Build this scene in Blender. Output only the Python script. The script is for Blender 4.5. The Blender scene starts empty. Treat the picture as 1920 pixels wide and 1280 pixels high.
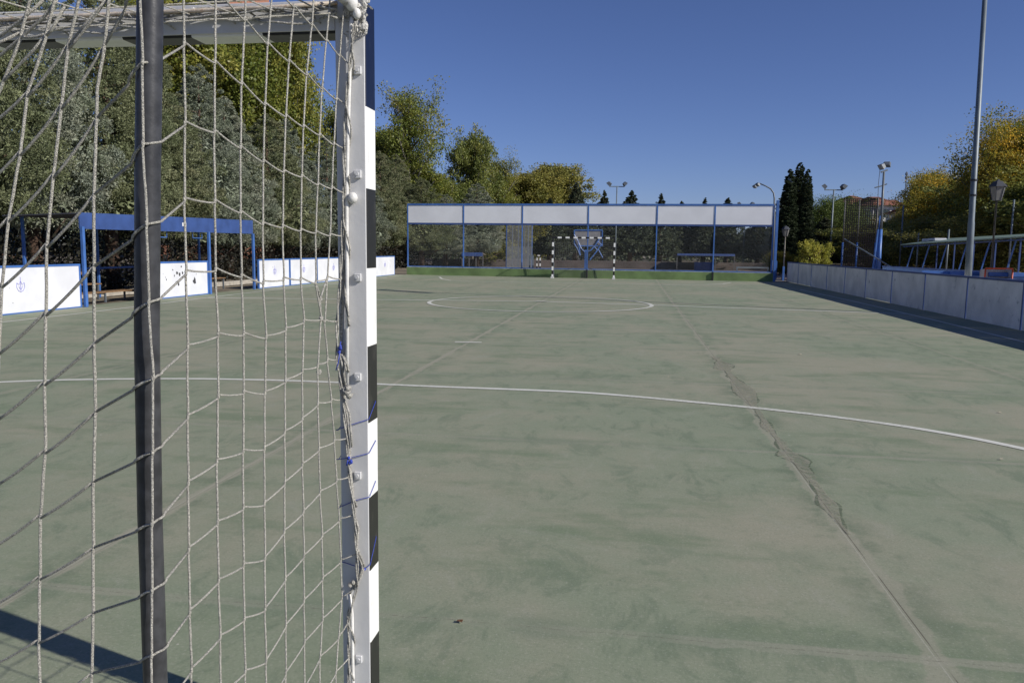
import bpy, math, random
import numpy as np
from mathutils import Vector
R = math.radians
sc = bpy.context.scene
C = sc.collection
random.seed(7)

# ------------------------------------------------------------------ camera
F, YAW, PITCH, ROLL = 1483.324, R(8.6332), R(6.7073), R(0.7058)
CAM = np.array([2.5076, -2.0598, 1.4755])
_f = np.array([-math.sin(YAW)*math.cos(PITCH), math.cos(YAW)*math.cos(PITCH), -math.sin(PITCH)])
_r0 = np.array([math.cos(YAW), math.sin(YAW), 0.0]); _u0 = np.cross(_r0, _f)
_r = math.cos(ROLL)*_r0 + math.sin(ROLL)*_u0
_u = -math.sin(ROLL)*_r0 + math.cos(ROLL)*_u0
cd = bpy.data.cameras.new('camera'); cam = bpy.data.objects.new('camera', cd); C.objects.link(cam)
from mathutils import Matrix
m = Matrix(((_r[0], _u[0], -_f[0], CAM[0]), (_r[1], _u[1], -_f[1], CAM[1]), (_r[2], _u[2], -_f[2], CAM[2]), (0, 0, 0, 1)))
cam.matrix_world = m
cd.sensor_width = 36; cd.lens = F/1920*36; cd.clip_start = 0.05; cd.clip_end = 3000
sc.camera = cam

# ------------------------------------------------------------------ sky, sun, exposure
EL = R(31.0); SUNH = np.array([0.947, -0.322])
w = bpy.data.worlds.new('World'); sc.world = w; w.use_nodes = True
nt = w.node_tree; bg = nt.nodes['Background']
sky = nt.nodes.new('ShaderNodeTexSky'); sky.sky_type = 'NISHITA'; sky.sun_disc = False
sky.sun_elevation = EL; sky.sun_rotation = math.atan2(SUNH[0], SUNH[1])
sky.altitude = 700; sky.air_density = 0.85; sky.dust_density = 0.35; sky.ozone_density = 3.0
tintn = nt.nodes.new('ShaderNodeMix'); tintn.data_type = 'RGBA'; tintn.blend_type = 'MULTIPLY'; tintn.inputs[0].default_value = 1.0
nt.links.new(sky.outputs[0], tintn.inputs[6]); tintn.inputs[7].default_value = (1.0, 1.03, 1.42, 1)     # clear dry air: a deeper blue
nt.links.new(tintn.outputs[2], bg.inputs[0]); bg.inputs[1].default_value = 0.062
sd = bpy.data.lights.new('sun', 'SUN'); sd.energy = 5.0; sd.angle = R(0.53); sd.color = (1.0, 0.95, 0.87)
so = bpy.data.objects.new('sun', sd); C.objects.link(so)
sv = Vector((SUNH[0]*math.cos(EL), SUNH[1]*math.cos(EL), math.sin(EL)))
so.rotation_euler = sv.to_track_quat('Z', 'Y').to_euler()
sc.view_settings.view_transform = 'Standard'; sc.view_settings.look = 'None'
sc.view_settings.exposure = 0.0; sc.view_settings.gamma = 1.0

# ------------------------------------------------------------------ photo pixel (1920 wide) -> point on a real plane
def ray(x, y): return _f + (x-960)/F*_r - (y-640)/F*_u
def hit(ax, v, x, y):
    d = ray(x, y); return CAM + (v-CAM[ax])/d[ax]*d
def G(x, y, z=0.0): return hit(2, z, x, y)
def onX(x, y, X): return hit(0, X, x, y)
def onY(x, y, Y): return hit(1, Y, x, y)
def atD(x, y, d): return CAM + ray(x, y)*d
def base(x, d):
    p = atD(x, 475, d); return np.array([p[0], p[1], 0.0])

# ------------------------------------------------------------------ materials
def new_mat(name):
    ma = bpy.data.materials.new(name); ma.use_nodes = True
    return ma, ma.node_tree, ma.node_tree.nodes['Principled BSDF']
def N(t, typ, **k):
    n = t.nodes.new(typ)
    for a, b in k.items(): setattr(n, a, b)
    return n
def setin(t, sock, v):
    if hasattr(v, 'is_output'): t.links.new(v, sock)
    else: sock.default_value = v
def math_(t, op, a, b=0.0, c=0.0):
    n = N(t, 'ShaderNodeMath', operation=op)
    for i, v in enumerate((a, b, c)): setin(t, n.inputs[i], v)
    return n.outputs[0]
def mixc(t, f, a, b):
    n = N(t, 'ShaderNodeMix', data_type='RGBA')
    setin(t, n.inputs[0], f)
    for i, v in ((6, a), (7, b)): setin(t, n.inputs[i], v if hasattr(v, 'is_output') else (*v, 1))
    return n.outputs[2]
def noise(t, vec, scale, detail=4, rough=0.55, dist=0.0):
    n = N(t, 'ShaderNodeTexNoise'); n.inputs['Scale'].default_value = scale
    n.inputs['Detail'].default_value = detail; n.inputs['Roughness'].default_value = rough
    n.inputs['Distortion'].default_value = dist
    if vec is not None: t.links.new(vec, n.inputs['Vector'])
    return n.outputs['Fac']
def ss(t, v, a, b):
    n = N(t, 'ShaderNodeMapRange', interpolation_type='SMOOTHSTEP')
    setin(t, n.inputs[0], v); n.inputs[1].default_value = a; n.inputs[2].default_value = b
    return n.outputs[0]
def scalev(t, vec, s):
    n = N(t, 'ShaderNodeVectorMath', operation='MULTIPLY'); t.links.new(vec, n.inputs[0]); n.inputs[1].default_value = s
    return n.outputs[0]
def pos_(t): return N(t, 'ShaderNodeNewGeometry').outputs['Position']
def mat(name, col, rough=0.55, var=0.12, scale=6.0, bump=0.0, bscale=60.0, metal=0.0, dirt=None, dcol=(0.2, 0.17, 0.13), spec=0.5):
    ma, t, b = new_mat(name); p = pos_(t)
    f = noise(t, p, scale)
    c2 = tuple(min(1, c*(1-var*2)) for c in col); c3 = tuple(min(1, c*(1+var*0.6)) for c in col)
    c = mixc(t, ss(t, f, 0.3, 0.7), c2, c3)
    if dirt:
        c = mixc(t, ss(t, noise(t, p, scale*2.3, 8, 0.7), 1-dirt, 1-dirt*0.6), c, dcol)
    t.links.new(c, b.inputs['Base Color']); b.inputs['Roughness'].default_value = rough; b.inputs['Metallic'].default_value = metal
    b.inputs['Specular IOR Level'].default_value = spec
    if bump:
        bn = N(t, 'ShaderNodeBump'); bn.inputs['Strength'].default_value = bump; bn.inputs['Distance'].default_value = 0.01
        t.links.new(noise(t, p, bscale, 6, 0.65), bn.inputs['Height']); t.links.new(bn.outputs[0], b.inputs['Normal'])
    return ma
M = {}
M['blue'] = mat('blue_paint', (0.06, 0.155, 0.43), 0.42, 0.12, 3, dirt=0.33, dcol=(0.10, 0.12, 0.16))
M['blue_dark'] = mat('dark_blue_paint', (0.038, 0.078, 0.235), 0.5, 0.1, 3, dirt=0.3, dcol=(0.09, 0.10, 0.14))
M['light_blue'] = mat('light_blue_board_paint', (0.12, 0.28, 0.60), 0.45, 0.08, 3)
M['board'] = mat('white_board_laminate', (0.70, 0.71, 0.74), 0.5, 0.05, 1.6, dirt=0.34, dcol=(0.50, 0.50, 0.49))
M['board_old'] = mat('scuffed_board_laminate', (0.86, 0.83, 0.79), 0.55, 0.10, 1.5, dirt=0.42, dcol=(0.26, 0.26, 0.27))
M['banner'] = mat('white_banner_panel', (0.78, 0.79, 0.82), 0.6, 0.04, 0.8, dirt=0.26, dcol=(0.55, 0.55, 0.52))
M['white_steel'] = mat('white_steel_paint', (0.60, 0.60, 0.60), 0.38, 0.03, 9, bump=0.10, bscale=40, dirt=0.29, dcol=(0.52, 0.50, 0.47))
M['white_rod'] = mat('white_rod_paint', (0.72, 0.71, 0.68), 0.45, 0.08, 40, bump=0.2, bscale=200)
M['rusty_rod'] = mat('rusty_rod_paint', (0.60, 0.52, 0.42), 0.6, 0.15, 30, dirt=0.48, dcol=(0.42, 0.21, 0.09), bump=0.3, bscale=200)
M['rope'] = mat('white_nylon_rope', (0.82, 0.79, 0.70), 0.85, 0.30, 420, bump=1.0, bscale=520)
M['rope_old'] = mat('frayed_rope', (0.62, 0.60, 0.54), 0.9, 0.25, 160, bump=1.0, bscale=300)
M['wrap'] = mat('white_tape_wrap', (0.78, 0.76, 0.71), 0.85, 0.18, 90, bump=1.0, bscale=130)
M['grey_tube'] = mat('grey_tube', (0.050, 0.051, 0.055), 0.38, 0.22, 30, metal=0.0, bump=0.10, bscale=60, dirt=0.30, dcol=(0.20, 0.20, 0.22), spec=0.4)
M['blue_string'] = mat('blue_string', (0.03, 0.06, 0.40), 0.6, 0.2, 300)
M['galv'] = mat('galvanised_steel', (0.155, 0.19, 0.215), 0.5, 0.10, 4, metal=0.15)
M['galv_dark'] = mat('dull_steel', (0.13, 0.15, 0.17), 0.5, 0.10, 3, metal=0.2)
M['black'] = mat('black_paint', (0.02, 0.02, 0.022), 0.4, 0.1, 8)
M['lamp_glass'] = mat('lamp_glass', (0.30, 0.32, 0.35), 0.15, 0.03, 8)
M['wire_dark'] = mat('dark_cable', (0.05, 0.05, 0.055), 0.7)
M['lantern_glass'] = mat('lantern_glass', (0.20, 0.195, 0.18), 0.4, 0.05, 8)  # glass tone lowered to paint the tree shade over the large lantern
M['green_wall'] = mat('green_wall_paint', (0.16, 0.245, 0.09), 0.7, 0.16, 1.3, dirt=0.4, dcol=(0.13, 0.17, 0.085), bump=0.2, bscale=30)
M['wall_top'] = mat('worn_wall_top', (0.38, 0.42, 0.36), 0.8, 0.2, 4, dirt=0.4, dcol=(0.16, 0.2, 0.12))
M['canopy_green'] = mat('green_canopy_sheet', (0.17, 0.24, 0.19), 0.5, 0.08, 3, dirt=0.3, dcol=(0.25, 0.27, 0.22))
M['wood'] = mat('varnished_bench_wood', (0.24, 0.145, 0.075), 0.5, 0.2, 25, dirt=0.3, dcol=(0.12, 0.08, 0.05))
M['trunk'] = mat('conifer_bark', (0.10, 0.062, 0.042), 0.9, 0.25, 10, bump=0.8, bscale=25)
M['trunk_grey'] = mat('pale_bark', (0.23, 0.21, 0.175), 0.9, 0.25, 8, bump=0.7, bscale=25)
M['dirt'] = mat('dirt_ground', (0.20, 0.165, 0.12), 0.95, 0.25, 0.35, dirt=0.45, dcol=(0.10, 0.10, 0.05), bump=0.4, bscale=8)
M['paving'] = mat('pink_paving', (0.34, 0.25, 0.20), 0.85, 0.2, 1.2, bump=0.2, bscale=15)
M['kerb'] = mat('kerb_concrete', (0.40, 0.37, 0.32), 0.85, 0.15, 5, bump=0.3, bscale=40)
M['facade'] = mat('white_render', (0.62, 0.60, 0.56), 0.85, 0.08, 0.3)
M['facade_pink'] = mat('pinkish_render', (0.44, 0.27, 0.22), 0.85, 0.08, 0.3)
M['rooftile'] = mat('clay_roof', (0.28, 0.11, 0.07), 0.8, 0.2, 0.6)
M['window'] = mat('dark_window_glass', (0.03, 0.035, 0.045), 0.15, 0.1, 2)
M['orange'] = mat('orange_goal_paint', (0.62, 0.10, 0.03), 0.45, 0.1, 8)
M['netting_white'] = mat('white_goal_cloth', (0.55, 0.53, 0.50), 0.8, 0.15, 20)
M['emblem'] = mat('violet_marker', (0.24, 0.24, 0.62), 0.6, 0.15, 30)
M['scuff'] = mat('black_scuff', (0.06, 0.06, 0.065), 0.7, 0.2, 30)
M['grey_board'] = mat('grey_backboard', (0.16, 0.16, 0.17), 0.6, 0.1, 4)
M['leaf_litter'] = mat('dry_leaf', (0.16, 0.075, 0.03), 0.8, 0.3, 90)
M['pale_leaf'] = mat('pale_dry_leaf', (0.55, 0.48, 0.36), 0.8, 0.2, 90)

M['dusk_wall'] = mat('brownish_wall', (0.15, 0.12, 0.105), 0.9, 0.2, 0.8)
M['shade_dark'] = mat('shade_dark_board', (0.05, 0.055, 0.07), 0.8)  # dugout roof coloured dark to stand for tree shade; lantern cap shares it
M['rail_thin'] = mat('dull_rail_steel', (0.12, 0.115, 0.11), 0.6)
def brick_mat():
    ma, t, b = new_mat('brick_facade'); p = pos_(t)
    br = N(t, 'ShaderNodeTexBrick'); br.inputs['Scale'].default_value = 2.0
    br.inputs['Color1'].default_value = (0.40, 0.16, 0.09, 1); br.inputs['Color2'].default_value = (0.32, 0.12, 0.07, 1); br.inputs['Mortar'].default_value = (0.35, 0.28, 0.22, 1)
    s = N(t, 'ShaderNodeSeparateXYZ'); t.links.new(p, s.inputs[0]); cx = N(t, 'ShaderNodeCombineXYZ')
    t.links.new(math_(t, 'ADD', s.outputs[0], s.outputs[1]), cx.inputs[0]); t.links.new(s.outputs[2], cx.inputs[1]); t.links.new(cx.outputs[0], br.inputs['Vector'])
    t.links.new(br.outputs[0], b.inputs['Base Color']); b.inputs['Roughness'].default_value = 0.9
    return ma
M['brick'] = brick_mat()

def stripe_mat(name, axis, ref, mirror=None, topcol=(0.018, 0.018, 0.02), band=0.2):
    """20 cm black and white bands counted from `ref`; past `ref` the 28 cm corner colour."""
    ma, t, b = new_mat(name); p = pos_(t); s = N(t, 'ShaderNodeSeparateXYZ'); t.links.new(p, s.inputs[0])
    v = s.outputs[axis]
    if mirror is not None: v = math_(t, 'ABSOLUTE', math_(t, 'SUBTRACT', v, mirror))
    d = math_(t, 'DIVIDE', math_(t, 'SUBTRACT', ref, v), 2*band)
    white = math_(t, 'LESS_THAN', math_(t, 'FRACT', d), 0.5)
    c = mixc(t, white, (0.02, 0.02, 0.018), (0.80, 0.80, 0.78))
    c = mixc(t, math_(t, 'GREATER_THAN', v, ref), c, topcol)
    chip = ss(t, noise(t, p, 38, 8, 0.7), 0.70, 0.73)
    c = mixc(t, chip, c, (0.30, 0.29, 0.27))
    t.links.new(c, b.inputs['Base Color']); b.inputs['Roughness'].default_value = 0.42; b.inputs['Specular IOR Level'].default_value = 0.35
    grime = ss(t, noise(t, scalev(t, p, (1, 1, .35)), 22, 7, .7), .52, .72); c = mixc(t, math_(t, 'MULTIPLY', grime, .16), c, (0.22, 0.21, 0.18)); t.links.new(c, b.inputs['Base Color'])
    return ma

def court_mat():
    ma, t, b = new_mat('green_court_paint'); p = pos_(t)
    s = N(t, 'ShaderNodeSeparateXYZ'); t.links.new(p, s.inputs[0]); X, Y = s.outputs[0], s.outputs[1]
    n1 = noise(t, p, 0.34, 5, 0.62, 0.5); n2 = noise(t, p, 1.9, 6, 0.65); n3 = noise(t, p, 85, 3, 0.7); n4 = noise(t, scalev(t, p, (0.6, 1.6, 1)), 1.0, 7, 0.68)
    n5 = noise(t, p, 9, 8, 0.8); n6 = noise(t, scalev(t, p, (1, 0.55, 1)), 3.2, 9, 0.78, 0.6); n7 = noise(t, p, 33, 4, 0.8); nw = noise(t, p, 5.0, 4, 0.6)
    base_ = mixc(t, ss(t, math_(t, 'ADD', math_(t, 'MULTIPLY', n1, 0.7), math_(t, 'MULTIPLY', n2, 0.3)), 0.39, 0.60), (0.224, 0.258, 0.176), (0.288, 0.283, 0.206))
    base_ = mixc(t, math_(t, 'MULTIPLY', ss(t, n4, 0.50, 0.66), 0.75), base_, (0.150, 0.198, 0.118))
    base_ = mixc(t, math_(t, 'MULTIPLY', ss(t, n5, 0.48, 0.72), 0.35), base_, (0.17, 0.20, 0.135))
    base_ = mixc(t, math_(t, 'MULTIPLY', ss(t, n6, 0.50, 0.62), math_(t, 'MULTIPLY', ss(t, n1, 0.62, 0.42), 0.75)), base_, (0.150, 0.190, 0.125))
    base_ = mixc(t, math_(t, 'MULTIPLY', ss(t, n6, 0.46, 0.34), 0.35), base_, (0.315, 0.315, 0.255))
    base_ = mixc(t, math_(t, 'MULTIPLY', ss(t, n7, 0.52, 0.70), 0.30), base_, (0.165, 0.19, 0.135))
    base_ = mixc(t, math_(t, 'MULTIPLY', ss(t, n7, 0.46, 0.32), 0.30), base_, (0.35, 0.345, 0.285))
    wob = math_(t, 'MULTIPLY', math_(t, 'SUBTRACT', nw, 0.5), 0.06)
    # lengthwise joints between the slabs: pale sealant of uneven width, a dark hairline down the middle, algae along the edges
    def jx(xi, wide, amt, line):
        nonlocal base_
        yv = N(t, 'ShaderNodeCombineXYZ'); t.links.new(Y, yv.inputs[1]); yv.inputs[0].default_value = xi*7
        nn = noise(t, yv.outputs[0], 0.9, 6, 0.7)
        wb = math_(t, 'ADD', wob, math_(t, 'MULTIPLY', math_(t, 'SUBTRACT', noise(t, yv.outputs[0], 1.7, 3, .6), 0.5), wide*1.3)); d = math_(t, 'ABSOLUTE', math_(t, 'ADD', math_(t, 'SUBTRACT', X, xi), wb))
        half = math_(t, 'ADD', 0.026, math_(t, 'MULTIPLY', ss(t, nn, 0.42, 0.75), wide))
        e = math_(t, 'SUBTRACT', d, half)
        halo = math_(t, 'MULTIPLY', math_(t, 'SUBTRACT', 1.0, ss(t, e, 0.0, 0.22)), ss(t, math_(t, 'ADD', math_(t, 'MULTIPLY', n2, 0.6), math_(t, 'MULTIPLY', n5, 0.4)), 0.45, 0.58))
        base_ = mixc(t, math_(t, 'MULTIPLY', halo, 0.7), base_, (0.125, 0.165, 0.105))
        band = math_(t, 'SUBTRACT', 1.0, ss(t, e, -0.012, 0.012))
        base_ = mixc(t, math_(t, 'MULTIPLY', band, amt), base_, (0.295, 0.288, 0.218))
        if line:
            d2 = math_(t, 'ABSOLUTE', math_(t, 'SUBTRACT', X, xi+0.012))
            ln = math_(t, 'SUBTRACT', 1.0, ss(t, d2, 0.001, 0.004))
            base_ = mixc(t, math_(t, 'MULTIPLY', ln, math_(t, 'MULTIPLY', line, ss(t, n2, 0.35, 0.5))), base_, (0.085, 0.07, 0.055))
            d3 = math_(t, 'ABSOLUTE', math_(t, 'SUBTRACT', X, xi-0.002))
            l3 = math_(t, 'SUBTRACT', 1.0, ss(t, d3, 0.001, 0.004))
            base_ = mixc(t, math_(t, 'MULTIPLY', l3, 0.4), base_, (0.44, 0.43, 0.37))
    jx(-7.2, 0.05, 0.5, 0); jx(-3.6, 0.06, 0.6, 0); jx(-0.02, 0.05, 0.95, 0.3); jx(3.65, 0.10, 0.65, 0.9); jx(7.1, 0.06, 0.5, 0)
    # crosswise joints every three metres
    ym = math_(t, 'SUBTRACT', math_(t, 'FRACT', math_(t, 'DIVIDE', math_(t, 'ADD', math_(t, 'SUBTRACT', Y, 0.88-30.2-1.51), math_(t, 'MULTIPLY', wob, 0.7)), 3.02)), 0.5)
    dy = math_(t, 'MULTIPLY', math_(t, 'ABSOLUTE', ym), 3.02)
    hal = math_(t, 'SUBTRACT', 1.0, ss(t, dy, 0.03, 0.16))
    base_ = mixc(t, math_(t, 'MULTIPLY', hal, math_(t, 'MULTIPLY', ss(t, n2, 0.42, 0.6), 0.6)), base_, (0.145, 0.19, 0.125))
    ban = math_(t, 'SUBTRACT', 1.0, ss(t, math_(t, 'SUBTRACT', dy, math_(t, 'MULTIPLY', nw, 0.05)), 0.0, 0.015))
    base_ = mixc(t, math_(t, 'MULTIPLY', ban, math_(t, 'MULTIPLY', ss(t, n4, 0.35, 0.6), 0.6)), base_, (0.30, 0.295, 0.23))
    hl = math_(t, 'SUBTRACT', 1.0, ss(t, dy, 0.001, 0.0045)); base_ = mixc(t, math_(t, 'MULTIPLY', hl, math_(t, 'MULTIPLY', ss(t, n7, 0.45, 0.55), 0.55)), base_, (0.12, 0.10, 0.08))
    # grain
    base_ = mixc(t, math_(t, 'MULTIPLY', ss(t, n3, 0.56, 0.70), 0.42), base_, (0.42, 0.41, 0.36))
    base_ = mixc(t, math_(t, 'MULTIPLY', ss(t, n3, 0.46, 0.32), 0.42), base_, (0.13, 0.145, 0.105))
    vo = N(t, 'ShaderNodeTexVoronoi'); t.links.new(p, vo.inputs['Vector']); vo.inputs['Scale'].default_value = 2.2
    sp = math_(t, 'LESS_THAN', vo.outputs['Distance'], 0.02)
    base_ = mixc(t, math_(t, 'MULTIPLY', sp, 0.6), base_, (0.5, 0.48, 0.42))
    t.links.new(base_, b.inputs['Base Color']); b.inputs['Roughness'].default_value = 0.82; b.inputs['Specular IOR Level'].default_value = 0.3
    bn = N(t, 'ShaderNodeBump'); bn.inputs['Strength'].default_value = 0.35; bn.inputs['Distance'].default_value = 0.004
    t.links.new(noise(t, p, 160, 4, 0.7), bn.inputs['Height']); t.links.new(bn.outputs[0], b.inputs['Normal'])
    return ma
M['court'] = court_mat()
def line_mat():
    ma, t, b = new_mat('worn_white_line_paint'); p = pos_(t)
    wear = ss(t, math_(t, 'ADD', math_(t, 'MULTIPLY', noise(t, p, 30, 6, 0.7), 0.6), math_(t, 'MULTIPLY', noise(t, p, 0.8, 3), 0.4)), 0.47, 0.62)
    c = mixc(t, math_(t, 'MULTIPLY', wear, 0.7), (0.62, 0.62, 0.56), (0.36, 0.37, 0.29))
    t.links.new(c, b.inputs['Base Color']); b.inputs['Roughness'].default_value = 0.7
    return ma
M['line'] = line_mat()

def wire_mat(name, cell, wire, col, diamond=True, plane='XZ'):
    """Woven wire or string: a real grid pattern cut out of the sheet in world metres."""
    ma, t, b = new_mat(name); p = pos_(t); s = N(t, 'ShaderNodeSeparateXYZ'); t.links.new(p, s.inputs[0])
    a = s.outputs[0] if plane[0] == 'X' else s.outputs[1]; z = s.outputs[2]
    if diamond: u, v = math_(t, 'ADD', a, z), math_(t, 'SUBTRACT', a, z)
    else: u, v = a, z
    g = None
    for q in (u, v):
        fr = math_(t, 'FRACT', math_(t, 'DIVIDE', math_(t, 'ADD', q, 500.0), cell))
        h = math_(t, 'LESS_THAN', fr, wire/cell)
        g = h if g is None else math_(t, 'MAXIMUM', g, h)
    tr = N(t, 'ShaderNodeBsdfTransparent'); mx = N(t, 'ShaderNodeMixShader')
    b.inputs['Base Color'].default_value = (*col, 1); b.inputs['Roughness'].default_value = 0.6
    t.links.new(g, mx.inputs[0]); t.links.new(tr.outputs[0], mx.inputs[1]); t.links.new(b.outputs[0], mx.inputs[2])
    t.links.new(mx.outputs[0], t.nodes['Material Output'].inputs[0])
    return ma
M['chain'] = wire_mat('chain_link_wire', 0.07, 0.0032, (0.22, 0.24, 0.24))
M['brown_net'] = wire_mat('brown_fence_netting', 0.09, 0.017, (0.09, 0.075, 0.055), False, 'YZ')
M['fine_net'] = wire_mat('fine_goal_netting', 0.10, 0.007, (0.14, 0.14, 0.14), False)
M['cage_net'] = wire_mat('grey_cage_mesh', 0.05, 0.008, (0.27, 0.28, 0.30), False)
M['cage_low'] = wire_mat('dense_grey_mesh', 0.05, 0.018, (0.20, 0.215, 0.235), False)

def leaf_mat(name, c1, c2, c3, trans=0.3, rough=0.6):
    ma, t, b = new_mat(name); p = N(t, 'ShaderNodeTexCoord').outputs['Object']; oi = N(t, 'ShaderNodeObjectInfo')
    rn = N(t, 'ShaderNodeNewGeometry').outputs['Random Per Island']
    at = N(t, 'ShaderNodeAttribute', attribute_name='tint')
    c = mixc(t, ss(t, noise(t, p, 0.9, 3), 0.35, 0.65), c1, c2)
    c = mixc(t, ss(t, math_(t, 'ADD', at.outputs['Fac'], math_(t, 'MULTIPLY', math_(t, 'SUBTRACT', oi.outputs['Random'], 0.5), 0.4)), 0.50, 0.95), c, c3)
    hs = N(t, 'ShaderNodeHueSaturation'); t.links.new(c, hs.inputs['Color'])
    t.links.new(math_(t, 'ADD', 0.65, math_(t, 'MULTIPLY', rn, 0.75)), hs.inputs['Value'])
    t.links.new(hs.outputs[0], b.inputs['Base Color']); b.inputs['Roughness'].default_value = rough; b.inputs['Specular IOR Level'].default_value = 0.35
    tl = N(t, 'ShaderNodeBsdfTranslucent'); t.links.new(hs.outputs[0], tl.inputs[0]); mx = N(t, 'ShaderNodeMixShader'); mx.inputs[0].default_value = trans
    t.links.new(b.outputs[0], mx.inputs[1]); t.links.new(tl.outputs[0], mx.inputs[2]); t.links.new(mx.outputs[0], t.nodes['Material Output'].inputs[0])
    return ma
L = {}
L['cyp_blue'] = leaf_mat('blue_green_cypress_sprays', (0.19, 0.22, 0.145), (0.25, 0.28, 0.215), (0.34, 0.35, 0.26), 0.22)
L['cyp_green'] = leaf_mat('olive_cypress_sprays', (0.14, 0.165, 0.08), (0.21, 0.23, 0.12), (0.28, 0.28, 0.16), 0.22)
L['dark'] = leaf_mat('dark_conifer_sprays', (0.045, 0.062, 0.036), (0.075, 0.092, 0.052), (0.105, 0.115, 0.06), 0.12)
L['under'] = leaf_mat('shade_black_leaves', (0.010, 0.012, 0.007), (0.022, 0.020, 0.012), (0.05, 0.04, 0.022), 0.05)  # near-black leaf colour paints the shade under the cypresses
L['column'] = leaf_mat('dense_dark_cypress_sprays', (0.030, 0.048, 0.020), (0.052, 0.072, 0.032), (0.085, 0.10, 0.045), 0.12)
L['poplar'] = leaf_mat('yellow_green_poplar_leaves', (0.125, 0.165, 0.03), (0.21, 0.24, 0.05), (0.31, 0.29, 0.06), 0.38, 0.45)
L['olive'] = leaf_mat('olive_green_leaves', (0.11, 0.145, 0.035), (0.20, 0.225, 0.055), (0.32, 0.30, 0.06), 0.35, 0.5)
L['autumn'] = leaf_mat('orange_autumn_leaves', (0.14, 0.17, 0.03), (0.40, 0.32, 0.045), (0.74, 0.44, 0.04), 0.5, 0.5)
L['autumn_gold'] = leaf_mat('gold_autumn_leaves', (0.17, 0.18, 0.045), (0.30, 0.28, 0.065), (0.40, 0.33, 0.08), 0.38, 0.5)
L['pine'] = leaf_mat('bright_pine_needles', (0.06, 0.10, 0.018), (0.11, 0.15, 0.025), (0.14, 0.18, 0.035), 0.2)
L['yellow'] = leaf_mat('yellow_shrub_leaves', (0.26, 0.28, 0.045), (0.36, 0.36, 0.06), (0.44, 0.41, 0.07), 0.4)

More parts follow.
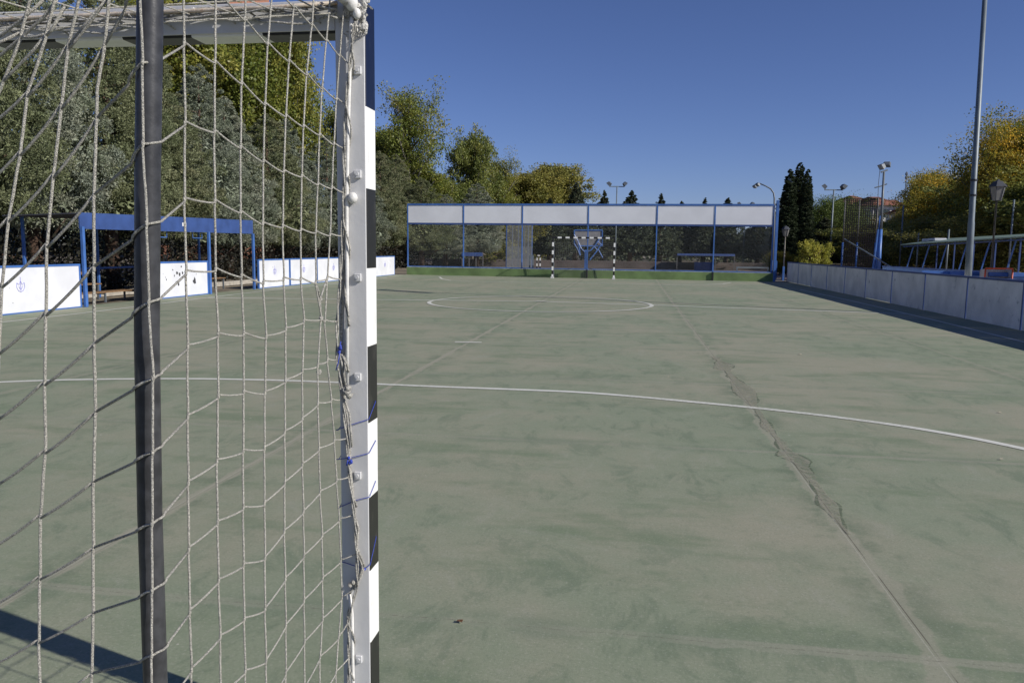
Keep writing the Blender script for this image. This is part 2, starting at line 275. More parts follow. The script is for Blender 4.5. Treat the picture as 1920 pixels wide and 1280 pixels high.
# ------------------------------------------------------------------ mesh helpers
ORG = {}
class MB:
    def __init__(s): s.v = []; s.f = []
    def _add(s, vs, fs):
        o = len(s.v); s.v += [tuple(map(float, q)) for q in vs]; s.f += [tuple(i+o for i in f) for f in fs]; return s
    def box(s, lo, hi, bev=0.0):
        x0, y0, z0 = lo; x1, y1, z1 = hi
        if bev:
            b = bev; sx = sy = sz = None
            # chamfered box: eight corners cut to three points each
            vs = []; idx = {}
            for i, x in enumerate((x0, x1)):
                for j, y in enumerate((y0, y1)):
                    for k, z in enumerate((z0, z1)):
                        ix = x+(b if i == 0 else -b); iy = y+(b if j == 0 else -b); iz = z+(b if k == 0 else -b)
                        for a, q in enumerate(((x, iy, iz), (ix, y, iz), (ix, iy, z))):
                            idx[i, j, k, a] = len(vs); vs.append(q)
            fs = []
            for i in (0, 1):
                q = [idx[i, 0, 0, 0], idx[i, 1, 0, 0], idx[i, 1, 1, 0], idx[i, 0, 1, 0]]; fs.append(q[::-1] if i == 0 else q)
                q = [idx[0, i, 0, 1], idx[1, i, 0, 1], idx[1, i, 1, 1], idx[0, i, 1, 1]]; fs.append(q if i == 0 else q[::-1])
                q = [idx[0, 0, i, 2], idx[1, 0, i, 2], idx[1, 1, i, 2], idx[0, 1, i, 2]]; fs.append(q[::-1] if i == 0 else q)
            for i in (0, 1):
                for j in (0, 1):
                    fs.append([idx[i, j, 0, 0], idx[i, j, 1, 0], idx[i, j, 1, 1], idx[i, j, 0, 1]])
                    fs.append([idx[i, 0, j, 0], idx[i, 1, j, 0], idx[i, 1, j, 2], idx[i, 0, j, 2]])
                    fs.append([idx[0, i, j, 1], idx[1, i, j, 1], idx[1, i, j, 2], idx[0, i, j, 2]])
                    for k in (0, 1): fs.append([idx[i, j, k, 0], idx[i, j, k, 1], idx[i, j, k, 2]])
            return s._add(vs, fs)
        vs = [(x, y, z) for x in (x0, x1) for y in (y0, y1) for z in (z0, z1)]
        return s._add(vs, [(0, 1, 3, 2), (4, 6, 7, 5), (0, 4, 5, 1), (2, 3, 7, 6), (0, 2, 6, 4), (1, 5, 7, 3)])
    def beam(s, p, q, w_, h_=None, up=(0, 0, 1)):
        h_ = h_ or w_; p = np.array(p, float); q = np.array(q, float); d = q-p; d /= np.linalg.norm(d)
        up = np.array(up, float)
        if abs(d@up) > 0.95: up = np.array((0, 1.0, 0))
        a = np.cross(d, up); a /= np.linalg.norm(a); c = np.cross(a, d)
        vs = [e+i*a*w_/2+j*c*h_/2 for e in (p, q) for i, j in ((-1, -1), (1, -1), (1, 1), (-1, 1))]
        return s._add(vs, [(3, 2, 1, 0), (4, 5, 6, 7), (0, 1, 5, 4), (1, 2, 6, 5), (2, 3, 7, 6), (3, 0, 4, 7)])
    def tube(s, pts, r, n=8, cap=True):
        pts = [np.array(p, float) for p in pts]; k = len(pts); rs = r if hasattr(r, '__len__') else [r]*k
        vs = []; pa = None
        for i, p in enumerate(pts):
            d = pts[min(i+1, k-1)]-pts[max(i-1, 0)]; L_ = np.linalg.norm(d); d = d/L_ if L_ > 1e-9 else np.array((0, 0, 1.0))
            if pa is None:
                up = np.array((0, 0, 1.0)) if abs(d[2]) < 0.9 else np.array((0, 1.0, 0)); a = np.cross(d, up)
            else: a = pa-d*(pa@d)
            a /= np.linalg.norm(a); pa = a; c = np.cross(d, a)
            for j in range(n):
                th = 2*math.pi*j/n; vs.append(p+rs[i]*(math.cos(th)*a+math.sin(th)*c))
        fs = [(i*n+j, i*n+(j+1) % n, (i+1)*n+(j+1) % n, (i+1)*n+j) for i in range(k-1) for j in range(n)]
        if cap: fs += [tuple(range(n))[::-1], tuple((k-1)*n+j for j in range(n))]
        return s._add(vs, fs)
    def blob(s, c, rx, ry=None, rz=None, n=10, lump=0.0, seed=0):
        ry = ry or rx; rz = rz or rx; rnd = random.Random(seed); c = np.array(c, float); vs = []; fs = []
        m_ = n//2+1
        for i in range(m_+1):
            th = math.pi*i/m_
            for j in range(n):
                ph = 2*math.pi*j/n; k = 1+rnd.uniform(-lump, lump)
                vs.append(c+np.array((rx*math.sin(th)*math.cos(ph), ry*math.sin(th)*math.sin(ph), rz*math.cos(th)))*k)
        for i in range(m_):
            for j in range(n): fs.append((i*n+j, (i+1)*n+j, (i+1)*n+(j+1) % n, i*n+(j+1) % n))
        return s._add(vs, fs)
    def lathe(s, c, prof, n=12):
        c = np.array(c, float); vs = [c+np.array((r*math.cos(2*math.pi*j/n), r*math.sin(2*math.pi*j/n), z)) for r, z in prof for j in range(n)]
        k = len(prof); fs = [(i*n+j, i*n+(j+1) % n, (i+1)*n+(j+1) % n, (i+1)*n+j) for i in range(k-1) for j in range(n)]
        return s._add(vs, fs+[tuple(range(n))[::-1], tuple((k-1)*n+j for j in range(n))])
    def poly(s, pts, up, t_):
        """flat outline given thickness t_ along vector up"""
        u_ = np.array(up, float)*t_; pts = [np.array(p, float) for p in pts]; k = len(pts)
        return s._add(pts+[p+u_ for p in pts], [tuple(range(k))[::-1], tuple(range(k, 2*k))]+[(i, (i+1) % k, k+(i+1) % k, k+i) for i in range(k)])
    def build(s, name, ma, parent=None, origin=None, smooth=False):
        me = bpy.data.meshes.new(name); v = np.array(s.v)
        if parent is not None: og = ORG[parent.name]
        elif origin is not None: og = np.array(origin, float)
        else:
            lo, hi = v.min(0), v.max(0); og = np.array(((lo[0]+hi[0])/2, (lo[1]+hi[1])/2, lo[2]))
        me.from_pydata([tuple(q) for q in (v-og)], [], s.f); me.materials.append(ma)
        o = bpy.data.objects.new(name, me); C.objects.link(o)
        if smooth: me.polygons.foreach_set('use_smooth', [True]*len(me.polygons))
        if parent is not None: o.parent = parent
        else: o.location = og
        ORG[o.name] = og
        return o
def tag(o, label=None, cat=None, group=None, kind=None):
    if label: o['label'] = label
    if cat: o['category'] = cat
    if group: o['group'] = group
    if kind: o['kind'] = kind
    return o
def thing(name, loc, label, cat, group=None):
    o = bpy.data.objects.new(name, None); C.objects.link(o); o.location = tuple(map(float, loc)); o.empty_display_size = 0.3
    ORG[o.name] = np.array(loc, float); return tag(o, label, cat, group)

# ------------------------------------------------------------------ ground and court
tag(MB()._add([(-900, -300, -0.04), (900, -300, -0.04), (900, 1500, -0.04), (-900, 1500, -0.04)], [(0, 1, 2, 3)]).build('ground', M['dirt'], origin=(0, 0, 0)), kind='structure')
def gy(x): return 39.3-0.045*(x+9.5)          # line of the end wall
tag(MB()._add([(-10.35, -7, -0.004+0.004), (10.7, -7, 0), (10.7, gy(10.7)+.1, 0), (-10.35, gy(-10.35)+.1, 0)], [(0, 1, 2, 3)]).build('court_surface', M['court'], origin=(0, 0, 0)), kind='structure')
tag(MB()._add([(10.75, -7, -0.012), (30, -7, -0.012), (30, 60, -0.012), (10.75, 60, -0.012)], [(0, 1, 2, 3)]).build('pavement', M['paving'], origin=(12, 20, 0)), kind='structure')
tag(MB()._add([(-9.9, 40.2, -0.016), (10.7, 39.6, -0.016), (10.7, 66, -0.016), (-9.9, 66, -0.016)], [(0, 1, 2, 3)]).build('far_court_surface', mat('dusky_far_court', (0.17, 0.15, 0.135), 0.85, 0.2, 0.5), origin=(0, 50, 0)), kind='structure')

def ribbon(name, pts, wd, closed=False, z=0.004):
    pts = [np.array(p[:2], float) for p in pts]; vs = []; k = len(pts)
    for i, p in enumerate(pts):
        a = pts[(i-1) % k] if closed or i else p; b = pts[(i+1) % k] if closed or i < k-1 else p
        d = b-a; d /= np.linalg.norm(d); n_ = np.array((-d[1], d[0]))
        vs += [(*(p+n_*wd/2), z), (*(p-n_*wd/2), z)]
    fs = [(2*i, 2*i+1, (2*i+3) % (2*k), (2*i+2) % (2*k)) for i in range(k if closed else k-1)]
    return tag(MB()._add(vs, fs).build(name, M['line'], origin=(vs[0][0], vs[0][1], 0)), kind='structure')
def dense(pix):
    out = [G(*q) for q in pix]; res = []
    for a, b in zip(out[:-1], out[1:]):
        for i in range(6): res.append(a+(b-a)*i/6)
    return res+[out[-1]]
ribbon('halfway_line', dense([(388.5, 558.3), (700, 561.5), (850, 563), (1015, 565.2), (1224, 571.7), (1320, 575.5), (1620, 585.8), (1700, 588.5)]), 0.13)
cc = [(804, 565), (815, 561), (850, 558.2), (900, 556), (980, 554.3), (1060, 555.5), (1133.3, 558.7), (1190, 562.5), (1218, 567), (1225, 571.5), (1212, 576), (1180, 579.5), (1116.7, 582), (1030, 582), (950, 579.8), (895, 577.7), (850, 574.2), (818, 570)]
cg = [G(*q)[:2] for q in cc]
res = []
for i in range(len(cg)):                                   # smooth closed curve through the traced points
    p0, p1, p2, p3 = (cg[(i+k) % len(cg)] for k in (-1, 0, 1, 2))
    for s_ in range(5):
        t_ = s_/5; res.append(0.5*((2*p1)+(-p0+p2)*t_+(2*p0-5*p1+4*p2-p3)*t_**2+(-p0+3*p1-3*p2+p3)*t_**3))
ang = [math.atan2(q[1]-19.2, q[0]) for q in res]
circ = []
for k in range(72):                                        # true 3 m circle, its centre taken from the traced one
    a = 2*math.pi*k/72; circ.append((0.02+3.0*math.cos(a), 19.35+0.06*math.cos(a)+3.0*math.sin(a)))
ribbon('centre_circle', circ, 0.11, True, 0.008)
nd = dense([(-300, 745), (-150, 727), (0, 715), (252, 709.5), (480, 711), (705, 720), (800, 724.3), (1000, 731.5), (1120, 736.7), (1340, 757.5), (1440, 767), (1600, 785.5), (1760, 809), (1920, 840.6), (2080, 880), (2300, 960)])
sm = [np.mean(nd[max(0, i-3):i+4], 0) for i in range(len(nd))]
ribbon('near_area_line', sm, 0.09)
ribbon('second_penalty_mark', [G(853, 641), G(903, 642)], 0.09)
ribbon('centre_mark', [G(1004, 564.6), G(1025, 565.9)], 0.16, False, 0.012)
fa = [G(*q) for q in [(824, 519.3), (829, 523), (845, 526), (900, 528), (1080, 530.3), (1190, 532.5), (1250, 533.8), (1320, 533.6), (1355, 532.2), (1370, 530)]]
ribbon('far_area_line', fa, 0.10)
ribbon('side_line_left', dense([(-200, 632), (0, 604.8), (166.7, 585.8), (250, 575.8), (388.5, 558.3), (500, 545), (640, 531), (725, 521)]), 0.07, False, 0.006)
ribbon('side_line_right', dense([(1500, 543), (1600, 565), (1750, 600), (1920, 641.7), (2100, 686)]), 0.07, False, 0.006)
ribbon('far_goal_line', [G(1053, 518.2), G(1150, 521)], 0.10)

# repair mortar spread along the right-hand seam, with algae-dark rims
zl = [(345, 75), (385, 95), (360, 135), (430, 150), (450, 190), (460, 235), (510, 290), (570, 335), (610, 395), (605, 425), (660, 470), (705, 540), (690, 570), (770, 610), (830, 680), (890, 760), (895, 830), (960, 900), (1060, 965)]
zr = [(1140, 1020), (1090, 960), (1050, 880), (1020, 820), (930, 770), (870, 680), (840, 630), (850, 600), (780, 560), (720, 500), (680, 460), (640, 400), (590, 320), (580, 250), (530, 215), (480, 185), (450, 150), (470, 120), (405, 95), (400, 65)]
def seam(q): g_ = G(1200+q[0]/2.667, 640+q[1]/2.667); return np.array((g_[0], g_[1], 0.0))
L1 = [seam(q) for q in zl]; R1 = [seam(q) for q in zr][::-1]
ys = np.linspace(max(L1[-1][1], R1[-1][1]), min(L1[0][1], R1[0][1]), 150); rngs = np.random.default_rng(3)
def edge(P): P = sorted(P, key=lambda p: p[1]); return np.interp(ys, [p[1] for p in P], [p[0] for p in P])+np.convolve(rngs.normal(0, .012, 154), np.ones(5)/5, 'valid')
xa, xb = edge(L1), edge(R1); vs = []
tp_ = np.clip((ys-ys[0])/.7, .12, 1); mid = (xa+xb)/2; mid = mid+(3.66-mid)*(1-tp_); xa, xb = mid-(mid*0+(xb-xa)/2)*tp_, mid+((xb-xa)/2)*tp_
def worn_film(name, col, opa):
    ma, t, b = new_mat(name); p = pos_(t); b.inputs['Base Color'].default_value = (*col, 1); b.inputs['Roughness'].default_value = .85
    f = math_(t, 'MULTIPLY', ss(t, noise(t, p, 16, 8, .75), .36, .60), opa); tr = N(t, 'ShaderNodeBsdfTransparent'); mx = N(t, 'ShaderNodeMixShader')
    t.links.new(f, mx.inputs[0]); t.links.new(tr.outputs[0], mx.inputs[1]); t.links.new(b.outputs[0], mx.inputs[2]); t.links.new(mx.outputs[0], t.nodes['Material Output'].inputs[0]); return ma
for i, y in enumerate(ys): vs += [(xa[i], y, .003), (max(xb[i], xa[i]+.02), y, .003)]
tag(MB()._add(vs, [(2*i, 2*i+1, 2*i+3, 2*i+2) for i in range(149)]).build('seam_mortar', worn_film('repair_mortar', (0.32, 0.312, 0.235), .62), origin=(3.65, 4, 0)), kind='structure')
vs = []
for side_x, sg in ((xa, -1), (xb, 1)):
    for i, y in enumerate(ys):
        wd = max(.001, .016*math.sin(y*5.3+sg)+.008*math.sin(y*17)+.004); vs += [(side_x[i], y, .002), (side_x[i]+sg*wd, y, .002)]
tag(MB()._add(vs, [(2*i, 2*i+1, 2*i+3, 2*i+2) for i in list(range(149))+list(range(150, 299))]).build('seam_stain', worn_film('algae_rim', (0.12, 0.155, 0.095), .75), origin=(3.65, 4, 0)), kind='structure')
# ------------------------------------------------------------------ near goal
YB = -0.04                                                  # back face of posts and crossbar
XR_, XL_ = 1.81, -1.35                                      # outer faces
GX = (XR_+XL_)/2
goal = thing('handball_goal', (GX, 0, 0), 'large near goal seen from behind, white steel back and black and white striped frame', 'goal')
sp_ = stripe_mat('striped_post_paint', 2, 1.836, None, (0.004, 0.008, 0.028), 0.209)
sb_ = stripe_mat('striped_crossbar_paint', 0, 1.30, GX)
for x0 in (XR_-0.08, XL_):
    post = MB().box((x0, YB+0.004, 0.0), (x0+0.08, YB+0.08, 2.10), 0.003).build('post', sp_, goal)
    bp_ = MB().box((x0+0.001, YB-0.001, 0.0), (x0+0.079, YB+0.003, 2.10), 0.0012).build('back_plate', M['white_steel'], post)
MB().box((XL_+.08, YB+0.004, 2.02), (XR_-.08, YB+0.08, 2.10), 0.003).build('crossbar', sb_, goal)
MB().box((XL_+0.085, YB-0.002, 2.026), (XR_-0.08, YB+0.0035, 2.1005), 0.0012).build('back_plate', M['white_steel'], goal)
post_r = [o for o in C.objects if o.name == 'post'][0]
for y in (133, 327, 520, 706, 890, 1070, 1233):
    p = onY(672 if y < 1200 else 674, y, YB); bm = MB()
    if y == 1070: continue
    n6 = 6; rot_ = random.uniform(0, 1)
    def hexa(r, a, b):
        vs = [(p[0]+r*math.cos(rot_+k*math.pi/3), yy, p[2]+r*math.sin(rot_+k*math.pi/3)) for yy in (a, b) for k in range(6)]
        bm._add(vs, [tuple(range(6)), tuple(range(11, 5, -1))]+[(k, k+6, (k+1) % 6+6, (k+1) % 6) for k in range(6)])
    bm.box((p[0]-.0095, YB-.0085, p[2]-.0105), (p[0]+.0095, YB-.001, p[2]+.0105), .0015)
    bm.tube([(p[0], YB-0.008, p[2]), (p[0], YB-0.0125, p[2])], 0.0045, 8)
    bm.build('bolt', M['white_steel'], post_r)
bm = MB().blob(onY(661, 371, YB-0.012), 0.014, 0.013, 0.015, 10); bm.build('plastic_cap', M['white_rod'], post_r, smooth=True)
# net rods welded to the back of post and crossbar
bm = MB(); bm.tube([onY(660, 34, YB-0.012), onY(658, 45, YB-0.012), onY(656, 120, YB-0.011), onY(652, 260, YB-0.010), onY(650, 380, YB-0.010), onY(651, 560, YB-0.010), onY(651, 728, YB-0.010)], 0.0052, 8)
bm.build('net_rod', M['white_rod'], goal, smooth=True)
bm = MB(); bm.tube([onY(655, 1110, YB-0.010), onY(660, 1150, YB-0.011), onY(662, 1280, YB-0.011), (1.775, YB-0.011, 0.06), (1.775, YB-0.002, 0.03)], 0.005, 8)
bm.build('net_rod', M['white_rod'], goal, smooth=True)
cr = [onY(x, y, YB-0.028) for x, y in [(-900, 110), (-400, 74), (0, 36.5), (120, 31), (250, 25), (400, 19), (520, 13.5), (632, 6)]]
MB().tube(cr, 0.0052, 8).build('net_rod', M['rusty_rod'], goal, smooth=True)
for x in (-700, -350, 60, 372, 600):
    p = onY(x, 36-x*0.045, YB); MB().tube([(p[0], YB, p[2]-0.004), (p[0], YB-0.03, p[2]-0.004)], 0.004, 6).build('rod_stud', M['white_rod'], goal)
# support tubes and rear bar
tb = [(1.70, -1.0, 0.0)]+[tuple(onY(x, y, -0.9)) for x, y in [(297, 1350), (291.5, 1278), (281, 960), (275.5, 640), (277, 320), (281.5, 5)]]+[(1.772, -0.9, 2.10)]
MB().tube(tb, 0.0194, 16).build('support_tube', M['grey_tube'], goal, smooth=True)
tb2 = [(2*GX-x, y, z) for x, y, z in tb]
MB().tube(tb2, 0.0212, 12).build('support_tube', M['grey_tube'], goal, smooth=True)
for xx in (1.770, 2*GX-1.770): MB().tube([(xx, -0.90, 2.085), (xx, YB, 2.092)], 0.014, 12).build('top_arm', M['white_rod'], goal, smooth=True)
MB().tube([(1.765, -0.90, 2.035), (2*GX-1.765, -0.90, 2.035)], 0.016, 10).build('rear_bar', M['grey_tube'], goal, smooth=True)
MB().tube([(1.70, -1.0, 0.02), (2*GX-1.70, -1.0, 0.02)], 0.018, 10).build('ground_bar', M['grey_tube'], goal, smooth=True)
# lumpy taped corner joint
bm = MB()
for i in range(26):
    x = random.uniform(648, 690); y = random.uniform(-14, 34 if x < 668 else 56)
    bm.blob(onY(x, y, YB-0.004), random.uniform(0.006, 0.013), 0.010, random.uniform(0.008, 0.02), 8, 0.25, i)
bm.build('corner_wrap', M['wrap'], post_r)
bm = MB(); bm.blob(onY(659, 6, YB-0.022), 0.017, 0.015, 0.020, 14, 0.03, 3); bm.blob(onY(669, 26, YB-0.018), 0.011, 0.010, 0.014, 12, 0.04, 5)
bm.build('corner_sleeve', M['white_rod'], post_r, smooth=True)

# ------------------------------------------------------------------ goal net (hangs on the goal)
ND = {
 0: {0: (262, -30), 1: (267, 117), 2: (268, 270), 3: (275, 420), 4: (279, 567), 5: (287, 710), 6: (286, 848), 7: (285, 982), 8: (285, 1107), 9: (284, 1229)},
 1: {0: (344, -62), 1: (345, 82), 2: (347, 231), 3: (346, 374), 4: (349, 510), 5: (352, 650), 6: (352, 781), 7: (353, 905), 8: (354, 1029), 9: (356, 1146), 10: (359, 1255)},
 2: {0: (405, -19), 1: (403, 116), 2: (402, 246), 3: (403, 377), 4: (404, 505), 5: (409, 627), 6: (409, 743), 7: (407, 864), 8: (408, 979), 9: (410, 1088), 10: (413, 1193)},
 3: {-1: (464, -80), 0: (459, 37), 1: (453, 156), 2: (451, 276), 3: (451, 397), 4: (453, 517), 5: (457, 626), 6: (457, 735), 7: (456, 845), 8: (456, 952), 9: (457, 1058), 10: (458, 1160), 11: (460, 1258)},
 4: {-1: (512, -30), 0: (502, 82), 1: (497, 195), 2: (494, 302), 3: (493, 419), 4: (494, 529), 5: (499, 632), 6: (497, 736), 7: (496, 840), 8: (496, 944), 9: (497, 1046), 10: (497, 1142), 11: (499, 1239)},
 5: {-1: (551, 12), 0: (542, 114), 1: (536, 217), 2: (532, 321), 3: (530, 424), 4: (532, 522), 5: (536, 617), 6: (535, 714), 7: (534, 810), 8: (534, 905), 9: (533, 996), 10: (535, 1085), 11: (536, 1172), 12: (536, 1262)},
 6: {-2: (590, -40), -1: (585, 46), 0: (575, 139), 1: (569, 236), 2: (566, 330), 3: (564, 431), 4: (564, 522), 5: (570, 602), 6: (567, 695), 7: (567, 785), 8: (567, 871), 9: (569, 959), 10: (570, 1042), 11: (570, 1126), 12: (571, 1204)},
 7: {-2: (620, -10), -1: (612, 75), 0: (604, 166), 1: (599, 252), 2: (596, 345), 3: (592, 435), 4: (592, 529), 5: (602, 597), 6: (596, 685), 7: (596, 757), 8: (598, 842), 9: (600, 922), 10: (604, 1004), 11: (605, 1084), 12: (605, 1161), 13: (600, 1232)},
 8: {-2: (644, 20), -1: (637, 104), 0: (631, 185), 1: (626, 270), 2: (622, 352), 3: (619, 440), 4: (614, 520), 5: (609, 602), 6: (614, 675), 7: (621, 750), 8: (627, 826), 9: (631, 901), 10: (636, 974), 11: (639, 1051), 12: (641, 1121), 13: (635, 1195), 14: (630, 1260)},
 9: {-2: (666, 45), -1: (657, 120), 0: (650, 194), 1: (646, 276), 2: (646, 360), 3: (642, 440), 4: (639, 521), 5: (633, 600), 6: (633, 672), 7: (643, 747), 8: (651, 819), 9: (656, 891), 10: (665, 961), 11: (670, 1034), 12: (671, 1095), 13: (654, 1162), 14: (655, 1229)},
 -1: {-1: (205, -5), 0: (195, 92), 1: (181, 227), 2: (176, 370), 3: (176, 504), 4: (177, 648), 5: (179, 776), 6: (175, 907), 7: (175, 1030), 8: (175, 1152), 9: (172, 1265)},
 -2: {-1: (128, 88), 0: (115, 201), 1: (100, 330), 2: (88, 460), 3: (86, 588), 4: (84, 718), 5: (85, 846), 6: (76, 967), 7: (75, 1082), 8: (73, 1201)},
 -3: {-2: (86, 68), -1: (51, 178), 0: (38, 288), 1: (16, 412), 2: (4, 535), 3: (-2, 660), 4: (-5, 784), 5: (-4, 905), 6: (-12, 1022), 7: (-16, 1134), 8: (-20, 1246)},
 -4: {-2: (40, 65), -1: (-25, 235), 0: (-42, 355), 1: (-68, 480), 2: (-82, 600), 3: (-90, 722), 4: (-95, 842), 5: (-98, 960), 6: (-102, 1075), 7: (-106, 1186)},
}
KR = 0.20
def onR(x, y):
    """rear net: hangs from the support tube and runs a little forward towards the middle of the goal"""
    d = ray(x, y); k = KR; t_ = (-0.928+k*1.76-(CAM[1]+k*CAM[0]))/(d[1]+k*d[0]); return CAM+d*t_
def node3(c, xy):
    if 1 <= c <= 8:
        p = onX(xy[0], xy[1], 1.737 if c < 8 else 1.738)
        if p[1] > -0.062: p = onY(xy[0], xy[1], -0.062)
        return p
    if c == 0: return onY(xy[0], xy[1], -0.927)
    if c == 9: return onY(xy[0], xy[1], YB-0.013-max(0.0, xy[0]-652)*0.0005)
    return onR(xy[0], xy[1])
P3 = {c: {r: node3(c, q) for r, q in rows.items()} for c, rows in ND.items()}
for c in P3:                                                # carry every column on down to the ground
    r = max(P3[c])
    while P3[c][r][2] > 0.17: P3[c][r+1] = P3[c][r]+np.array((0.0, -0.006, -0.118)); r += 1
for c in range(-5, -25, -1):                                # rear net goes on to the other support
    k = -c-4; x = P3[-4][2][0]-0.13*k
    if x < 2*GX-1.74: break
    P3[c] = {r: np.array((x+0.012*math.sin(r+c), max(-0.80, -0.80) if k < 0 else P3[-4][2][1]-min(k, 10)*0.012, 1.30-0.119*(r-2)-0.055*min(k, 4)+0.01*math.sin(c*1.7))) for r in range(-4, 12)}
rope, side, rear = 0.0021, MB(), MB()
def tube_xy(z):
    t_ = sorted(tb[1:6], key=lambda q: q[2]); zz = [q[2] for q in t_]; return np.array((float(np.interp(z, zz, [q[0] for q in t_])), -0.9))
def wav(p, q, n=6, a=0.00035):
    p, q = np.array(p), np.array(q); o = [p]
    for i in range(1, n): o.append(p+(q-p)*i/n+np.array([random.uniform(-a, a) for _ in range(3)]))
    return o+[q]
def sag(p, q, d):
    p, q = np.array(p), np.array(q); n = 6
    return [p+(q-p)*i/n+np.array((0, 0, -4*d*(i/n)*(1-i/n))) for i in range(n+1)]
TOP = {}
for c in sorted(P3):
    rows = sorted(P3[c]); pts = []
    top = P3[c][rows[0]]
    if c == 9: continue
    tgt = (top[0]+(0.02 if c < 0 else 0.0), (-0.90 if c == 0 else top[1]-.02) if c <= 0 else min(top[1], -0.07), 2.035 if c <= 0 else 2.06)
    if c <= -2 and c >= -4: tgt = (top[0]+0.11, top[1]-.03, 2.03)
    b_ = side if c > 0 else rear
    if top[2] < 2.0: pts.append(np.array(tgt))
    for r in rows:
        dz = 0.0045
        if 1 <= r and c == -1 and r == 1: pts.append(np.array(P3[c][r])+np.array((0.004, 0, 0.05)))
        pts.append(P3[c][r]+np.array((0.0009, 0, dz))); pts.append(P3[c][r]+np.array((-0.0009, 0, -dz)))
    last = pts[-1]; pts.append(np.array((last[0], last[1], 0.03)))
    out = []
    for a, b in zip(pts[:-1], pts[1:]): out += wav(a, b, 5 if np.linalg.norm(b-a) > 0.03 else 1)[:-1]
    b_.tube(out+[pts[-1]], rope if c >= 0 else rope*1.2, 7)
cols = sorted(P3)
for c, d in zip(cols[:-1], cols[1:]):
    for r in P3[c]:
        if r in P3[d]:
            a, b = P3[c][r], P3[d][r]
            if a[2] < 0.05 or b[2] < 0.05 or a[2] > 2.04: continue
            b_ = side if c >= 0 else rear
            if c in (0, -1) and r in ND[0]:                   # the cord lies round the front of the support tube
                v0, v1 = (a, b) if c == 0 else (b, a); sg = 1 if c == 0 else -1
                def arc(th_, z):
                    cxy = tube_xy(z); v_ = CAM[:2]-cxy; v_ /= np.linalg.norm(v_); w_ = np.array((-v_[1], v_[0])); q_ = cxy+.0220*(math.cos(th_)*v_+math.sin(th_)*w_); return np.array((q_[0], q_[1], z))
                cxy = tube_xy(v0[2]); v_ = CAM[:2]-cxy; v_ /= np.linalg.norm(v_); w_ = np.array((-v_[1], v_[0])); th0 = math.asin(max(-.98, min(.98, float((v0[:2]-cxy)@w_)/.0220)))
                zt = v0[2]+(v1[2]-v0[2])*(.16 if c == 0 else .35); pp = [v0]+[arc(th0+(sg*1.62-th0)*f, v0[2]+(zt-v0[2])*f) for f in (.25, .5, .75, 1)]+[v1+np.array((0, 0, -.0035*sg))]
                b_.tube(pp, rope*.95 if c == 0 else rope*1.12, 6); continue
            b_.tube(sag(a+np.array((0, 0, -0.0035 if c < 0 else 0.0035)), b+np.array((0, 0, 0.0035 if c < 0 else -0.0035)), 0.002 if c >= 0 else 0.003), rope*0.9 if c >= 0 else rope*1.12, 6)
for c in P3:
    for r in P3[c]:
        if P3[c][r][2] < 2.04: (side if c >= 0 else rear).blob(P3[c][r], 0.0030, 0.0030, 0.0062, 6, 0.1, r)
# upper ropes that fan to the left over the crossbar
for q in ([(82, 0), (40, 38), (0, 68), (-60, 108)], [(106, 0), (86, 28), (50, 62), (0, 104), (-40, 140)], [(200, 0), (160, 46), (130, 86)], [(96, 54), (60, 98), (22, 136), (0, 160)], [(122, 12), (96, 58), (86, 68)]):
    rear.tube([onR(x, y) for x, y in q], rope*1.15, 7)
# far side net panel on the other support and sagging top panel
for k in range(8):
    y = -0.06-0.115*k; side.tube([(2*GX-1.745, y, 2.04), (2*GX-1.75, y-0.005, 0.05)], rope, 5)
for k in range(17):
    z = 0.10+0.119*k; side.tube([(2*GX-1.745, -0.05, z), (2*GX-1.75, -0.92, z-0.03)], rope, 5)
for k in range(26):
    x = 1.70-0.118*k; side.tube(sag((x, -0.90, 2.035), (x, YB-0.02, 2.07), 0.015), rope, 5)
for k in range(1, 7):
    y = -0.90+0.13*k; side.tube([(1.75, y, 2.045), (GX, y, 2.02), (2*GX-1.75, y, 2.045)], rope, 5)
net = thing('goal_net', (GX, -0.5, 0), 'white rope net hanging on the back and side of the near goal', 'net')
side.build('side_panel', M['rope'], net, smooth=True); rear.build('rear_panel', M['rope'], net, smooth=True)
# border rope laced round the rods
bo = MB()
for j in range(7):                                          # extra strands stacked along the border rope, added to shadow the post
    pts = []
    for y in range(320, 1112, 8):
        xs_ = np.interp(y, [320, 440, 600, 672, 747, 819, 891, 961, 1034, 1062, 1112], [648, 645, 640, 639, 646, 653, 658, 665, 669, 680, 660])
        m_ = 1.05 if y < 735 else .62+.42*abs(math.sin((y-735)*.0265))+.12*math.sin(y*.13)
        pts.append(onY(xs_+1.0*math.sin(y*.05+j*1.7), y, YB-.0025-(.12+.88*j/6)*(xs_-632)*.00043*m_))
    bo.tube(pts, 0.0024, 6)
line = [np.array(P3[9][r]) for r in sorted(P3[9])]
fine = []
for a, b in zip(line[:-1], line[1:]): fine += [a+(b-a)*i/8 for i in range(8)]
for ph in (0, math.pi):
    bo.tube([p+np.array((0.0026*math.cos(i*0.5+ph), 0.0026*math.sin(i*0.5+ph)-0.004, 0)) for i, p in enumerate(fine)], 0.0021, 7)
for x0, x1, y0, y1, ph in ((659, 650, 90, 330, 0), (650, 651, 330, 700, 1), (656, 661, 1120, 1280, 2)):
    n_ = int((y1-y0)/5)
    bo.tube([onY(x0+(x1-x0)*i/n_+(5.0+1.5*math.sin(i*.09))*math.sin(i*(0.24 if ph < 2 else .36)+ph), y0+(y1-y0)*i/n_, YB-0.012-0.010*math.cos(i*(0.24 if ph < 2 else .36)+ph)) for i in range(n_)], 0.0024, 7)
